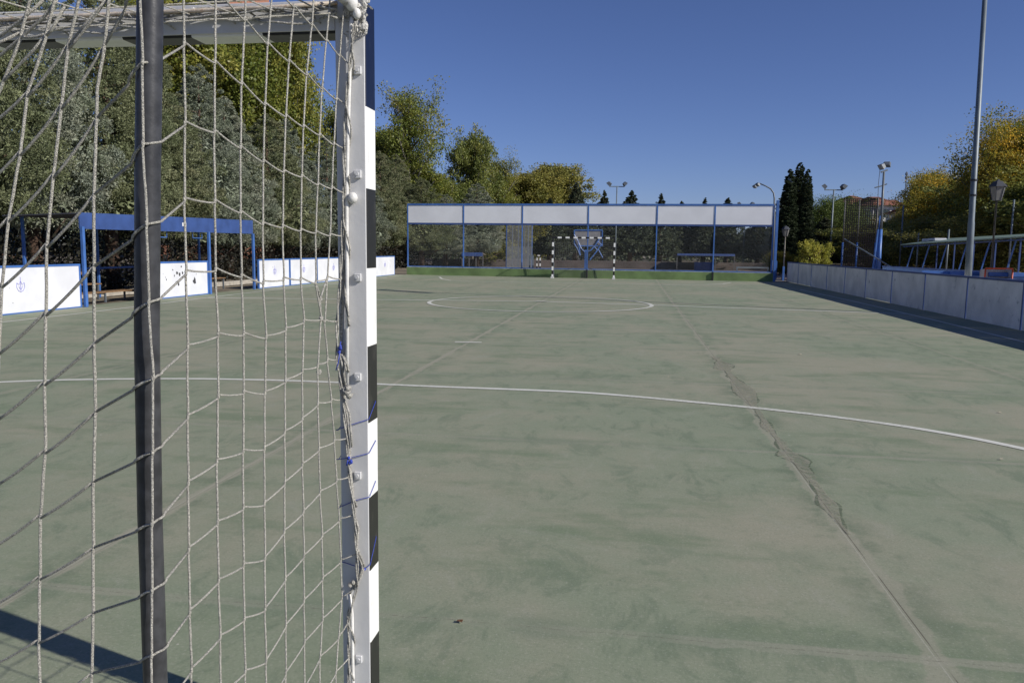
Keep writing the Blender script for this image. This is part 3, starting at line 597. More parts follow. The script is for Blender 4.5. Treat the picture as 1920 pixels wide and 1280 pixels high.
for q in ([(644, 555), (652, 590), (655, 612)], [(637, 662), (643, 690), (648, 722)], [(640, 664), (652, 685), (654, 698)], [(682, 1066), (675, 1085), (662, 1098), (656, 1112)], [(664, 960), (672, 990), (669, 1025), (684, 1062)], [(645, 747), (655, 775), (657, 800), (660, 838)], [(657, 870), (656, 890), (662, 930), (669, 950)]):
    bo.tube([onY(x, y, YB-0.016) for x, y in q], 0.0030, 7)
for i, (x, y) in enumerate([(650, 735), (655, 741), (646, 731), (652, 728)]): bo.blob(onY(x, y, YB-0.03), 0.010, 0.010, 0.009, 8, 0.3, i)
for i, (x, y) in enumerate([(656, 1096), (662, 1092), (600, 561), (602, 597), (598, 697)]): bo.blob(onY(x, y, YB-0.03) if x > 640 else onX(x, y, 1.737), 0.006, 0.006, 0.007, 7, 0.35, i)
bo.tube([onX(x, y, 1.737) for x, y in [(592, 529), (597, 545), (600, 561), (607, 540), (613, 522)]], 0.0024, 6); bo.tube([onX(600, 561, 1.737), onX(602, 597, 1.737)], 0.0024, 6)
# frayed ends at the top corner
for i in range(34):
    x = random.uniform(640, 690); y = random.uniform(10, 68); p = onY(x, y, YB-0.012); d = np.array((random.uniform(-.02, .02), random.uniform(-.012, 0), random.uniform(-.03, .008)))
    bo.tube([p, p+d*0.5+np.array((0.004, 0, 0)), p+d], 0.0011, 4)
bo.build('border_rope', M['rope_old'], net, smooth=True)
# slack net bundle laid along the crossbar
cb = MB()
def cbx(x): return 36.5-0.0475*x if x > 0 else 36.5-0.09*x
for j in range(7):
    ph = random.uniform(0, 6); am = random.uniform(3, 9); off = (6, 2, 12, 18, 9, 24, 15)[j]; x = -700; pts = []
    while x < 636:
        a_ = am*math.sin(x*0.021*(1+0.13*j)+ph)+2.5*math.sin(x*0.067+ph*2)
        pts.append(onY(x, cbx(x)+off*max(0.15, 0.8+0.6*math.sin(x*0.017+j))+a_*0.5, YB-0.014-0.006*(j % 4)-0.004*math.sin(x*0.05+ph))); x += 9
    cb.tube(pts, 0.0029, 6)
for i in range(26):
    x = -650+i*50+random.uniform(-15, 15); y = cbx(x); cb.tube([onY(x, y+2, YB-0.034), onY(x+random.uniform(5, 25), y+random.uniform(6, 15), YB-0.02), onY(x+random.uniform(20, 60), y+random.uniform(14, 34), YB-0.012)], 0.0026, 6)
for i in range(20):
    x = random.uniform(-200, 630); cb.blob(onY(x, cbx(x)+random.uniform(0, 12), YB-0.022), 0.008, 0.007, 0.006, 7, 0.35, i)
cb.build('slack_bundle', M['rope_old'], net, smooth=True)
# blue strings tied round the post
for k, (q, lab) in enumerate([
    ([(630, 806), (655, 797), (687, 785.5), (704.5, 752)], 'uppermost of the blue strings wrapped round the striped goal post'),
    ([(630, 861), (657, 858), (688, 849), (704.5, 826)], 'blue string with a fat knot wrapped round the goal post'),
    ([(633, 952), (668, 937), (688, 931), (704.5, 902)], 'plain blue string round the goal post just below the knotted one'),
    ([(640, 1052), (683, 1066), (688, 1058), (705.5, 1006)], 'lowest blue string, pinching the border rope to the edge of the goal post')]):
    bm = MB(); p = [onY(x, y, YB-0.006) for x, y in q[:-2]]
    e1 = onY(q[-2][0], q[-2][1], YB-0.004); e1[0] = XR_+0.003
    e2 = onX(q[-1][0], q[-1][1], XR_+0.003)
    p += [e1, e2, np.array((XR_-0.04, YB+0.086, e2[2]+0.004)), np.array((XR_-0.083, YB+0.083, p[0][2]+0.03)), np.array((XR_-0.084, YB-0.004, p[0][2])), p[0]]
    bm.tube(p, 0.0011, 6)
    if k == 1:
        for i in range(5): bm.blob(onY(656+random.uniform(-3, 3), 862+random.uniform(-4, 5), YB-0.022), 0.0042, 0.004, 0.005, 7, 0.35, i)
        bm.tube([onY(652, 862, YB-0.03), onY(650, 872, YB-0.03)], 0.002, 5)
    if k == 3: bm.blob(onY(683, 1067, YB-0.012), 0.005, 0.005, 0.004, 7, 0.3, 2)
    tag(bm.build('blue_string', M['blue_string'], smooth=True), lab, 'string', 'blue strings tied to the near goal post')
bm = MB()
for i in range(5): bm.blob(onY(638+random.uniform(-3, 3), 654+random.uniform(-5, 6), YB-0.022), 0.004, 0.004, 0.005, 7, 0.35, i)
bm.tube([onY(637, 660, YB-0.032), onY(634, 680, YB-0.032), onY(630, 694, YB-0.032)], 0.0015, 5); bm.tube([onY(639, 640, YB-0.03), onY(636, 652, YB-0.032)], 0.0016, 5)
tag(bm.build('blue_string', M['blue_string'], smooth=True), 'blue knot tied on the border rope above the blue strings', 'string', 'blue strings tied to the near goal post')

# ------------------------------------------------------------------ end wall, fence, far goal
bm = MB(); vs = []
x0, x1 = -9.55, 9.3
bm.poly([(x0, gy(x0), 0), (x1, gy(x1), 0), (x1, gy(x1)+0.25, 0), (x0, gy(x0)+0.25, 0)], (0, 0, 1), 0.40)
ew = thing('end_wall', (0, gy(0), 0), 'low green painted wall across the far end of the court', 'wall')
bm.build('wall_body', M['green_wall'], ew)
MB().poly([(x0, gy(x0)-.002, .402), (x1, gy(x1)-.002, .402), (x1, gy(x1)+0.255, .402), (x0, gy(x0)+0.255, .402)], (0, 0, 1), 0.025).build('coping', M['wall_top'], ew)
fn = thing('end_fence', (0, gy(0)+0.1, 0), 'tall blue end fence with a band of six white banner panels on top', 'fence')
xs = [-9.5, -6.42, -3.27, 0.15, 3.6, 6.42, 9.2]; TZ, BZ = 3.73, 2.72
def fy(x): return gy(x)+0.06
for x in xs:
    lo = 0.427
    if x in (0.15, 6.42):
        MB().box((x-.035, gy(x)-0.085, 0), (x+.035, gy(x)-0.006, 0.43), .004).build('post_foot', M['black'], fn)
        MB().box((x-.03, fy(x)-0.03, 0.427), (x+.03, fy(x)+0.03, TZ), .004).build('post', M['blue'], fn)
    else: MB().box((x-.03, fy(x)-0.03, lo), (x+.03, fy(x)+0.03, TZ), .004).build('post', M['blue'], fn)
MB().beam((xs[0], fy(xs[0]), TZ), (xs[-1], fy(xs[-1]), TZ), .07, .09).build('top_rail', M['blue'], fn)
MB().beam((xs[0], fy(xs[0]), BZ), (xs[-1], fy(xs[-1]), BZ), .06, .09).build('middle_rail', M['blue_dark'], fn)
MB().beam((xs[0], fy(xs[0]), 0.455), (xs[-1], fy(xs[-1]), 0.455), .04, .05).build('bottom_rail', M['blue'], fn)
for a, b in zip(xs[:-1], xs[1:]):
    bm = MB(); bm.poly([(a+.04, fy(a+.04)-.014, BZ+.05), (b-.04, fy(b-.04)-.014, BZ+.05), (b-.04, fy(b-.04)-.014, TZ-.05), (a+.04, fy(a+.04)-.014, TZ-.05)], (0, 1, 0), 0.02)
    bm.build('banner_panel', M['banner'], fn)
MB()._add([(xs[0], fy(xs[0]), .48), (xs[-1], fy(xs[-1]), .48), (xs[-1], fy(xs[-1]), BZ-.05), (xs[0], fy(xs[0]), BZ-.05)], [(0, 1, 2, 3)]).build('chain_link', M['chain'], fn)

YG = 37.9
fg = thing('handball_goal', (0, YG, 0), 'small distant black and white striped goal in front of the green end wall', 'goal')
sfz = stripe_mat('far_striped_post_paint', 2, 1.80); sfx = stripe_mat('far_striped_crossbar_paint', 0, 1.30, 0.0)
for sx in (-1, 1):
    MB().box((sx*1.54-.04, YG-.04, .0), (sx*1.54+.04, YG+.04, 2.0), .004).build('post', sfz, fg)
    MB().poly([(sx*1.54-.07, YG-.12, 0), (sx*1.54+.07, YG-.12, 0), (sx*1.54+.07, YG+.10, 0), (sx*1.54-.07, YG+.10, 0)], (0, 0, 1), .09).build('foot', M['white_steel'], fg)
    MB().tube([(sx*1.54, YG+.04, 1.98), (sx*1.54, YG+.55, 1.85), (sx*1.54, YG+.66, .02), (sx*1.54, YG+.04, .03)], .02, 8).build('support_tube', M['galv_dark'], fg)
MB().box((-1.58, YG-.038, 2.0), (1.58, YG+.038, 2.08), .004).build('crossbar', sfx, fg)
fnet = thing('goal_net', (0, YG+.4, 0), 'thin grey net of the distant striped goal', 'net')
MB()._add([(-1.54, YG+.55, 1.85), (1.54, YG+.55, 1.85), (1.54, YG+.66, .03), (-1.54, YG+.66, .03), (-1.54, YG+.04, 1.99), (1.54, YG+.04, 1.99)], [(0, 1, 2, 3), (4, 5, 1, 0)]).build('mesh', M['fine_net'], fnet)

# ------------------------------------------------------------------ rink boards
ORD = ['first', 'second', 'third', 'fourth', 'fifth', 'sixth', 'seventh', 'eighth', 'ninth', 'tenth', 'eleventh', 'twelfth', 'thirteenth', 'fourteenth']
XB = 10.06
by = [onX(x, y, XB)[1] for x, y in [(1476.7, 493.5), (1498, 495), (1522.5, 497), (1551.7, 499), (1585.8, 502), (1625, 506), (1674, 510), (1736, 515), (1816, 521.5), (1922, 529)]]
while by[-1] > -1: by.append(by[-1]-2.1)
for i in range(len(by)-1):
    y1, y0 = by[i], by[i+1]
    if i < 9: lab = ORD[i]+' shaded white board from the far gate, right side of the court'
    else: lab = 'shaded white board of the right side nearer than the frame edge'
    b = thing('rink_board', (XB, (y0+y1)/2, 0), lab, 'rink board', 'shaded rink boards along the right side')
    MB().box((XB, y0+.025, .010 if i in (0, 1, 5) else .002), (XB+.018, y1-.025, .93)).build('panel', M['board_old'], b)
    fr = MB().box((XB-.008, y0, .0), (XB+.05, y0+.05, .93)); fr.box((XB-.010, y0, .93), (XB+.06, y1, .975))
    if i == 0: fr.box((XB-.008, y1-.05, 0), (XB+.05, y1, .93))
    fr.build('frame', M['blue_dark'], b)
XLB = -10.08
def emblem(b, y, seed):
    """small hand-drawn shield with three spikes in violet marker"""
    rnd = random.Random(seed); X = XLB+.004; bm = MB(); s = 1.0
    st = [[(-.10, .62), (-.11, .53), (-.07, .46), (0, .43), (.07, .46), (.11, .53), (.10, .62)], [(0, .74), (0, .45)], [(-.10, .62), (-.04, .58), (0, .66), (.04, .58), (.10, .62)], [(-.05, .55), (-.02, .49), (.02, .49), (.05, .55)]]
    for q in st: bm.tube([(X, y+a*s, .02+z) for a, z in q], .006, 4)
    bm.build('emblem', M['emblem'], b)
lb = [(7.9, 11.2), (11.25, 14.5), (16.95, 20.05), (23.3, 25.75), (25.8, 28.3), (28.35, 31.9), (31.95, 35.45), (35.5, 38.85)]
labs = ['bright white board nearer than the first dugout opening, outside the frame', 'large bright white board at the left edge, under the dugout roof corner', 'bright white board with a cluster of black scuffs between the two dugout openings', 'bright white board with an emblem just beyond the dugout', 'second emblem board beyond the dugout', 'third emblem board beyond the dugout, after the blue seam', 'white board hidden behind the near goal post', 'last bright white board on the left, just right of the near goal post']
for i, ((y0, y1), lab) in enumerate(zip(lb, labs)):
    b = thing('rink_board', (XLB, (y0+y1)/2, 0), lab, 'rink board', 'sunlit rink boards along the left side')
    H = 1.0
    MB().box((XLB-.018, y0+.02, .03), (XLB, y1-.02, H-.045)).build('panel', M['board'], b)
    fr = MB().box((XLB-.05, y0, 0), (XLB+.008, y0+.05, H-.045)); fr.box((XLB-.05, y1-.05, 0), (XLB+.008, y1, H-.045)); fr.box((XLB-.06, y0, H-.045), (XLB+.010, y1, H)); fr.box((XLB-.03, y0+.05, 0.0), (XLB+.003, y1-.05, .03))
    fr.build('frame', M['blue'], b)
    rnd = random.Random(70+i)
    for q in range(2):
        yy = rnd.uniform(y0+.2, y1-.2); zz = rnd.uniform(.12, .8); r = rnd.uniform(.008, .02)
        MB().poly([(XLB+.0015, yy+r*rnd.uniform(.5, 1.4)*math.cos(k*math.pi/3), zz+r*rnd.uniform(.5, 1.2)*math.sin(k*math.pi/3)) for k in range(6)], (1, 0, 0), .0015).build('scuff_mark', M['scuff'], b)
    if i not in (0, 2): emblem(b, (y0+y1)/2-(0.2 if i == 1 else 0), i)
    if i == 2:
        rnd = random.Random(4)
        for px, py, r in [(324, 506, .03), (340, 500, .035), (332, 512, .06), (337, 514, .07), (342, 511, .05), (327, 517, .03), (310, 520, .025), (312, 524, .03), (365, 526, .11), (335, 533, .05), (330, 528, .02), (368, 514, .02), (349, 508, .03)]:
            p = onX(px, py, XLB+.002)
            pts = [(XLB+.002, p[1]+r*rnd.uniform(.5, 1.1)*math.cos(k*math.pi/4)*.9, p[2]+r*rnd.uniform(.45, 1.1)*math.sin(k*math.pi/4)) for k in range(8)]
            MB().poly(pts, (1, 0, 0), .002).build('scuff_mark', M['scuff'], b)

# ------------------------------------------------------------------ dugout on the left
dg = thing('dugout', (-11, 18.7, 0), 'open blue team dugout with a flat roof behind the left boards', 'dugout')
DZ0, DZ1 = 1.80, 2.17
bm = MB(); bm.poly([(XLB-.02, 14.55, DZ0), (XLB-.02, 22.95, DZ0+.05), (XLB-.02, 22.95, DZ1+.12), (XLB-.02, 14.55, DZ1)], (1, 0, 0), .03); bm.build('fascia', M['blue_dark'], dg)
bm = MB(); bm.poly([(XLB-.022, 14.55, DZ1-.03), (XLB-.022, 22.95, DZ1+.09), (-12.05, 22.95, DZ1+.02), (-12.05, 14.55, DZ1-.10)], (0, 0, 1), .028); bm.build('roof', M['shade_dark'], dg)
for x, y in ((XLB+.03, 14.6), (XLB+.03, 20.1), (XLB+.03, 22.9)):
    MB().box((x-.035, y-.04, 0), (x+.035, y+.04, DZ0+.05), .005).build('post', M['blue'], dg)
for x, y in ((-12, 15.1), (-12, 17.75), (-12, 20.3), (-12, 22.9)):
    MB().box((x-.03, y-.03, 0), (x+.03, y+.03, DZ1-.06), .004).build('post', M['blue'], dg)
for z in (.80,): MB().beam((-12, 14.7, z), (-12, 22.9, z), .05, .05).build('rear_rail', M['blue'], dg)
for y in (17.9, 19.7): MB().tube([(XLB-.1, y-.25, 1.82), (XLB-.1, y-.25, 1.66), (XLB-.1, y+.25, 1.66), (XLB-.1, y+.25, 1.82)], .014, 6).build('hanging_bracket', M['blue'], dg)
tag(MB().box((XLB-.018+.0, 18.75, 1.98), (XLB+.014, 18.95, 2.08)).build('notice', M['board']), 'small white square notice stuck on the blue dugout fascia', 'notice')
def bench(x, y0, y1, lab, backrest=True, h=.43):
    b = thing('wooden_bench', (x, (y0+y1)/2, 0), lab, 'bench', 'wooden benches in the dugout')
    bm = MB()
    for k in range(3): bm.box((x-.18+k*.125, y0, h-.03), (x-.07+k*.125, y1, h), .004)
    bm.build('seat', M['wood'], b)
    if backrest: MB().box((x-.25, y0, h+.22), (x-.22, y1, h+.38), .004).build('backrest', M['wood'], b)
    for y in (y0+.12, (y0+y1)/2, y1-.12):
        bm = MB().beam((x+.15, y, 0), (x+.15, y, h-.03), .04); bm.beam((x-.17, y, 0), (x-.17, y, h-.03), .04); bm.beam((x-.17, y, h-.05), (x+.15, y, h-.05), .03)
        if backrest: bm.beam((x-.17, y, h-.03), (x-.25, y, h+.38), .035)
        bm.build('leg', M['galv_dark'], b)
bench(-11.55, 14.9, 17.0, 'wooden slatted bench with backrest in the first dugout opening')
bench(-10.75, 14.7, 17.4, 'low backless wooden bench in front of the backrest bench', False, .27)
bench(-11.3, 20.2, 23.0, 'wooden bench in the far dugout opening', False, .38)
tag(MB().box((-12.35, 9, -.02), (-12.2, 36, .14), .01).build('kerb', M['kerb']), 'pale concrete kerb under the trees behind the dugout', 'kerb')
bm = MB(); rnd = random.Random(5)
for k in range(9):
    y = 21+k*.16; bm.tube([(-12.6, y, .0), (-12.55+rnd.uniform(-.1, .1), y+.25, .5), (-12.5, y+rnd.uniform(.3, .9), rnd.uniform(.8, 1.2))], [.035, .028, .015], 6)
tag(bm.build('branch_pile', M['trunk_grey']), 'pile of pale cut branches leaning behind the far dugout opening', 'branches')

# ------------------------------------------------------------------ lamps and poles
def head(bm, c, w_, d_, h_, tilt, face):
    """floodlight box tilted towards face (unit xy)"""
    c = np.array(c, float); f_ = np.array((face[0], face[1], 0.0)); f_ /= np.linalg.norm(f_); s_ = np.array((-f_[1], f_[0], 0))
    n_ = f_*math.cos(tilt)+np.array((0, 0, -math.sin(tilt))); u_ = np.cross(s_, n_)
    vs = [c+i*s_*w_/2*(1 if k > 0 else .7)+j*u_*h_/2*(1 if k > 0 else .7)+k*n_*d_/2 for k in (-1, 1) for i, j in ((-1, -1), (1, -1), (1, 1), (-1, 1))]
    bm._add(vs, [(3, 2, 1, 0), (4, 5, 6, 7), (0, 1, 5, 4), (1, 2, 6, 5), (2, 3, 7, 6), (3, 0, 4, 7)])
    return c+n_*(d_/2+.004), s_*w_*.45, u_*h_*.45
def lamp_head(parent, c, w_, face, tilt=.7, h_=None, d_=None):
    bm = MB(); h_ = h_ or w_*.75; q, a, b = head(bm, c, w_, d_ or w_*.5, h_, tilt, face); hd = bm.build('floodlight', M['galv_dark'], parent)
    MB()._add([q-a-b, q+a-b, q+a+b, q-a+b], [(0, 1, 2, 3)]).build('lamp_glass', M['lamp_glass'], hd)
# tall mast beside the court
f0 = onX(1817, 512, 10.40); f0[2] = 0; f0 = np.array(f0); tp = atD(1846.5, 0, float((np.array((f0[0], f0[1], 6))-CAM)@_f))
dirm = (tp-np.array((f0[0], f0[1], 0)))/tp[2]
mast = thing('floodlight_mast', f0, 'tall tapered steel floodlight mast standing behind the right boards', 'floodlight')
MH = 9.6; topm = f0+dirm*MH
MB().tube([f0, f0+dirm*2.2, f0+dirm*2.25, topm], [.078, .074, .066, .046], 16).build('mast', M['galv'], mast, smooth=True)
for z in (2.85, 3.2): MB().tube([f0+dirm*(z-.02), f0+dirm*(z+.02)], .078, 12).build('strap', M['black'], mast)
MB().beam(topm+np.array((-.85, .5, 0)), topm+np.array((.85, -.5, 0)), .08).build('cross_arm', M['galv'], mast)
for k in (-1, 0, 1): lamp_head(mast, topm+np.array((k*.75, -k*.44, .2)), .5, (-1, .1), .7)

def twin_mast(px, d, ytop, lab, name='floodlight_mast', arm=1.6, kind='T', pole_r=.06, mt='galv'):
    b = base(px, d); top = atD(px, ytop, d)[2]; t_ = thing(name, b, lab, 'floodlight', 'twin floodlight masts beyond the court')
    MB().tube([b, (b[0], b[1], top)], [pole_r*1.2, pole_r*.8], 8).build('mast', M[mt], t_, smooth=True)
    s_ = _r0[:2]*arm/2*.9
    bm = MB()
    if kind == 'T': bm.beam((b[0]-s_[0], b[1]-s_[1], top-.05), (b[0]+s_[0], b[1]+s_[1], top-.05), .07)
    else: bm.tube([(b[0]-s_[0], b[1]-s_[1], top), (b[0], b[1], top-.6), (b[0]+s_[0], b[1]+s_[1], top)], .04, 6)
    bm.build('cross_arm', M[mt], t_)
    for k in (-1, 1): lamp_head(t_, (b[0]+k*s_[0], b[1]+k*s_[1], top+.2), .55, (k*.9, .25), .75, .34, .26)
twin_mast(1153.5, 70, 350, 'twin-headed floodlight above the middle of the white banner band', arm=1.5)
twin_mast(1394, 84, 386, 'lower twin floodlight peeping over the right of the banner band', arm=1.5, pole_r=.05)
twin_mast(1556.5, 58, 356, 'twin floodlight mast just right of the dark cypresses', arm=1.5)
twin_mast(1529, 78, 410, 'small double-arm lamp in front of the dark pine, right of the cypresses', arm=1.8, kind='Y', pole_r=.05)
# curved-neck lamp
d = 42.5; b = base(1449, d); t_ = thing('street_lamp', b, 'curved-neck lamp with two spotlights at the right end of the banner fence', 'street lamp')
MB().tube([b]+[atD(x, y, d) for x, y in [(1451.5, 420), (1452, 372), (1450.5, 362), (1445, 354), (1436, 349), (1424, 344)]], [.07, .06, .045, .04, .04, .035, .03], 8).build('mast', M['galv_dark'], t_, smooth=True)
lamp_head(t_, atD(1421, 346, d), .26, (-1, -.5), .9); lamp_head(t_, atD(1415.5, 349.5, d), .24, (-1, -.6), .9)
# floodlight mast with blue foot on the right
d = 38; b = base(1649, d); t_ = thing('floodlight_mast', b, 'floodlight mast with dark lamp boxes and blue lower legs, right of the brown netting', 'floodlight')
MB().tube([atD(1651.5, 430, d), atD(1657.5, 322, d)], [.07, .05], 8).build('mast', M['galv_dark'], t_, smooth=True)
MB().tube([b, atD(1651.5, 430, d)], [.11, .085], 8).build('foot', M['blue'], t_, smooth=True)
MB().beam(atD(1652, 323, d), atD(1664, 319, d), .07).build('cross_arm', M['galv_dark'], t_)
lamp_head(t_, atD(1654, 312, d), .36, (-1, -.3), .6); lamp_head(t_, atD(1663, 308, d), .34, (.3, 1), .5)
MB().tube([atD(1640, 352, d), atD(1652, 349, d), atD(1663, 345, d)], .03, 5).build('bracket', M['galv_dark'], t_)
MB().tube([atD(1650, 318, d), atD(1647, 345, d), atD(1646, 380, d), atD(1648, 430, d)], .012, 4).build('cable', M['wire_dark'], t_)
bm = MB(); bm.tube([base(1637, d), atD(1646.5, 430, d)], .05, 6); bm.tube([base(1643, d), atD(1650, 405, d)], .045, 6); bm.build('stay', M['blue'], t_)

def lantern(px, d, ytop, lab, hgt, pm):
    top = atD(px, ytop, d); b = np.array((top[0], top[1], 0)); t_ = thing('street_lantern', b, lab, 'street lantern', 'old-style street lanterns')
    z = top[2]; s = hgt
    MB().lathe(b, [(.09, 0), (.09, .3), (.05, .4), (.035, .9), (.03, z-s*1.05), (.06, z-s*1.0)], 10).build('lamp_post', M[pm], t_, smooth=True)
    MB().lathe(b+np.array((0, 0, z)), [(s*.20, -s), (s*.34, -s*.38), (s*.34, -s*.36)], 6).build('lantern_glass', M['lantern_glass'], t_)
    bm = MB().lathe(b+np.array((0, 0, z)), [(s*.42, -s*.36), (s*.40, -s*.32), (s*.20, -s*.10), (s*.10, -s*.08), (s*.03, 0)], 6)
    for k in range(6):
        a = math.pi*k/3; bm.tube([b+np.array((s*.205*math.cos(a), s*.205*math.sin(a), z-s)), b+np.array((s*.345*math.cos(a), s*.345*math.sin(a), z-s*.37))], .012, 4)
    bm.build('lantern_cap', M['shade_dark'], t_)
lantern(1473.5, 41.5, 423, 'pale street lantern in front of the cypresses by the small blue gate', .55, 'kerb')
lantern(1872, 27, 336, 'large dark street lantern in front of the orange autumn tree', .72, 'black')

# small blue gate in the corner
gp = base(1451, 39.5); t_ = thing('small_gate', gp, 'small blue metal gate in the gap between banner fence and right boards', 'gate')
bm = MB()
pa, pb = atD(1447, 500, 39.5), atD(1456, 500, 39.5); za, zb = .12, 1.0
for p in (pa, pb): bm.beam((p[0], p[1], za), (p[0], p[1], zb), .05)
for z in (za, zb): bm.beam((pa[0], pa[1], z), (pb[0], pb[1], z), .05)
bm.build('gate_frame', M['blue'], t_)
MB()._add([(pa[0], pa[1], za), (pb[0], pb[1], za), (pb[0], pb[1], zb), (pa[0], pa[1], zb)], [(0, 1, 2, 3)]).build('mesh', M['cage_net'], t_)
p = base(1470.5, 40.5); tag(MB().box((p[0]-.05, p[1]-.05, 0), (p[0]+.05, p[1]+.05, .72), .01).build('bollard', M['blue']), 'short blue post at the foot of the pale lantern', 'post')
# stout blue post at the end of the fence
p = (9.36, gy(9.3)+.05); tag(MB().box((p[0]-.06, p[1]-.06, 0), (p[0]+.06, p[1]+.06, 3.95), .006).build('corner_post', M['blue']), 'stout blue corner post at the right end of the banner fence', 'post')
# ------------------------------------------------------------------ beyond the end fence
d = 50; bx = base(1099, d); t_ = thing('basketball_hoop', bx, 'blue basketball stand seen from behind through the end fence', 'basketball hoop')
p = [atD(x, y, d) for x, y in [(1077, 431.5), (1129.5, 431.5), (1129.5, 461), (1077, 461)]]
MB().poly(p, (0, 1, 0), .03).build('backboard', M['grey_board'], t_)
bm = MB()
for a, c in zip(p, p[1:]+p[:1]): bm.beam(a+np.array((0, -.03, 0)), c+np.array((0, -.03, 0)), .06)
bm.build('board_frame', M['blue'], t_)
MB().beam((bx[0], bx[1], 0), (bx[0], bx[1], 1.45), .18).build('post', M['blue'], t_)
bm = MB(); e = np.array((0, -.10, 0))
for q in ([(1127, 443), (1116, 460), (1107, 470), (1096, 472), (1090, 466), (1083, 451), (1077, 440)], [(1128, 457), (1118, 472), (1106, 487)], [(1077, 457), (1083, 467), (1088, 479)], [(1113, 461), (1120, 469)], [(1120, 452), (1129, 460)], [(1084, 451), (1088, 478)], [(1121, 466), (1130, 483)]):
    bm.tube([atD(x, y, d)+e for x, y in q], .04, 6)
bm.build('brace', M['blue'], t_)
# grey netting cage
d = 55; t_ = thing('netting_cage', base(971, d), 'grey mesh cage with thin posts seen through the left part of the end fence', 'cage')
for x in (950, 961, 972.5, 984, 991, 998):
    q = atD(x, 421, d); MB().beam((q[0], q[1], 0), (q[0], q[1], 4.4), .07).build('post', M['blue'] if x in (950, 998) else M['galv'], t_)
q0, q1 = atD(950, 470, d), atD(998, 470, d)
MB()._add([(q0[0], q0[1], 1.6), (q1[0], q1[1], 1.6), (q1[0], q1[1], 4.4), (q0[0], q0[1], 4.4)], [(0, 1, 2, 3)]).build('upper_mesh', M['cage_net'], t_)
MB()._add([(q0[0], q0[1], .05), (q1[0], q1[1], .05), (q1[0], q1[1], 1.6), (q0[0], q0[1], 1.6)], [(0, 1, 2, 3)]).build('lower_mesh', M['cage_low'], t_)
# small striped goals
d = 57
for (xa, xb, yt, lab, dd, st) in ((1007, 1013, 478, 'tiny striped goal edge-on beside the netting cage', 57, True), (1382, 1440, 500, 'low pale goal seen through the right part of the end fence', 46, False), (993.5, 999.5, 478, 'narrow white goal frame against the netting cage', 52, False)):
    a, c = atD(xa, yt, dd), atD(xb, yt, dd); z = a[2]; t_ = thing('small_goal', ((a[0]+c[0])/2, (a[1]+c[1])/2, 0), lab, 'goal')
    sm_ = stripe_mat('small_goal_stripes', 2, z-.2) if st else M['galv']
    for q in (a, c): MB().beam((q[0], q[1], 0), (q[0], q[1], z), .085).build('post', sm_, t_)
    MB().beam((a[0], a[1], z-.04), (c[0], c[1], z-.04), .08).build('crossbar', M['white_rod'] if st else M['galv'], t_)
# pale roofed shelters with blue fascia
def shelter(xa, xb, yt, yf, d, lab, mt='canopy_green', boxes=True):
    a, c = atD(xa, yt, d), atD(xb, yt, d); z = a[2]; zf = atD(xa, yf, d)[2]
    t_ = thing('shelter', ((a[0]+c[0])/2, (a[1]+c[1])/2, 0), lab, 'shelter', 'low shelters beyond the end fence')
    MB().poly([(a[0], a[1], z-.08), (c[0], c[1], z-.08), (c[0]-.2, c[1]+2.2, z-.2), (a[0]-.2, a[1]+2.2, z-.2)], (0, 0, 1), .06).build('roof', M['dusk_wall'], t_)
    MB().poly([(a[0], a[1]-.01, zf), (c[0], c[1]-.01, zf), (c[0], c[1]-.01, z), (a[0], a[1]-.01, z)], (0, -1, 0), .04).build('fascia', M['blue_dark'], t_)
    for k in range(4):
        q = a+(c-a)*k/3; MB().beam((q[0], q[1]+.1, 0), (q[0], q[1]+.1, z-.08), .07).build('post', M['rail_thin'], t_)
    if boxes: MB().beam((a[0], a[1]+1.5, .42), (c[0], c[1]+1.5, .42), .4, .05).build('bench_seat', M['dusk_wall'], t_)
shelter(866, 905, 473, 480, 58, 'low dark shelter with blue fascia seen through the left bays of the end fence', boxes=False)
shelter(1270, 1378, 475, 479, 60, 'wide blue shelter seen through the right bays of the end fence')
a = atD(1302, 500, 59); tag(MB().box((a[0], a[1], 0), (a[0]+1.4, a[1]+.5, .62), .02).build('blue_crate', M['blue_dark']), 'blue box under the wide shelter beyond the end fence', 'box')
tag(MB().box((-14, 62, 0), (40, 62.3, .55), .02).build('garden_wall', M['dusk_wall']), 'long low pinkish wall behind the far playing area', 'wall')
# ------------------------------------------------------------------ second rink on the right
a, c = atD(1655, 499.5, 33), atD(1925, 513, 27)
t_ = thing('light_blue_boards', ((a[0]+c[0])/2, (a[1]+c[1])/2, 0), 'long run of light blue boards of the neighbouring rink', 'rink boards')
za, zc = a[2], c[2]
MB().poly([(a[0], a[1], 0), (c[0], c[1], 0), (c[0], c[1], zc), (a[0], a[1], za)], (.3, 1, 0), .03).build('panel', M['light_blue'], t_)
MB().beam(a, c, .06, .05).build('top_rail', M['blue'], t_)
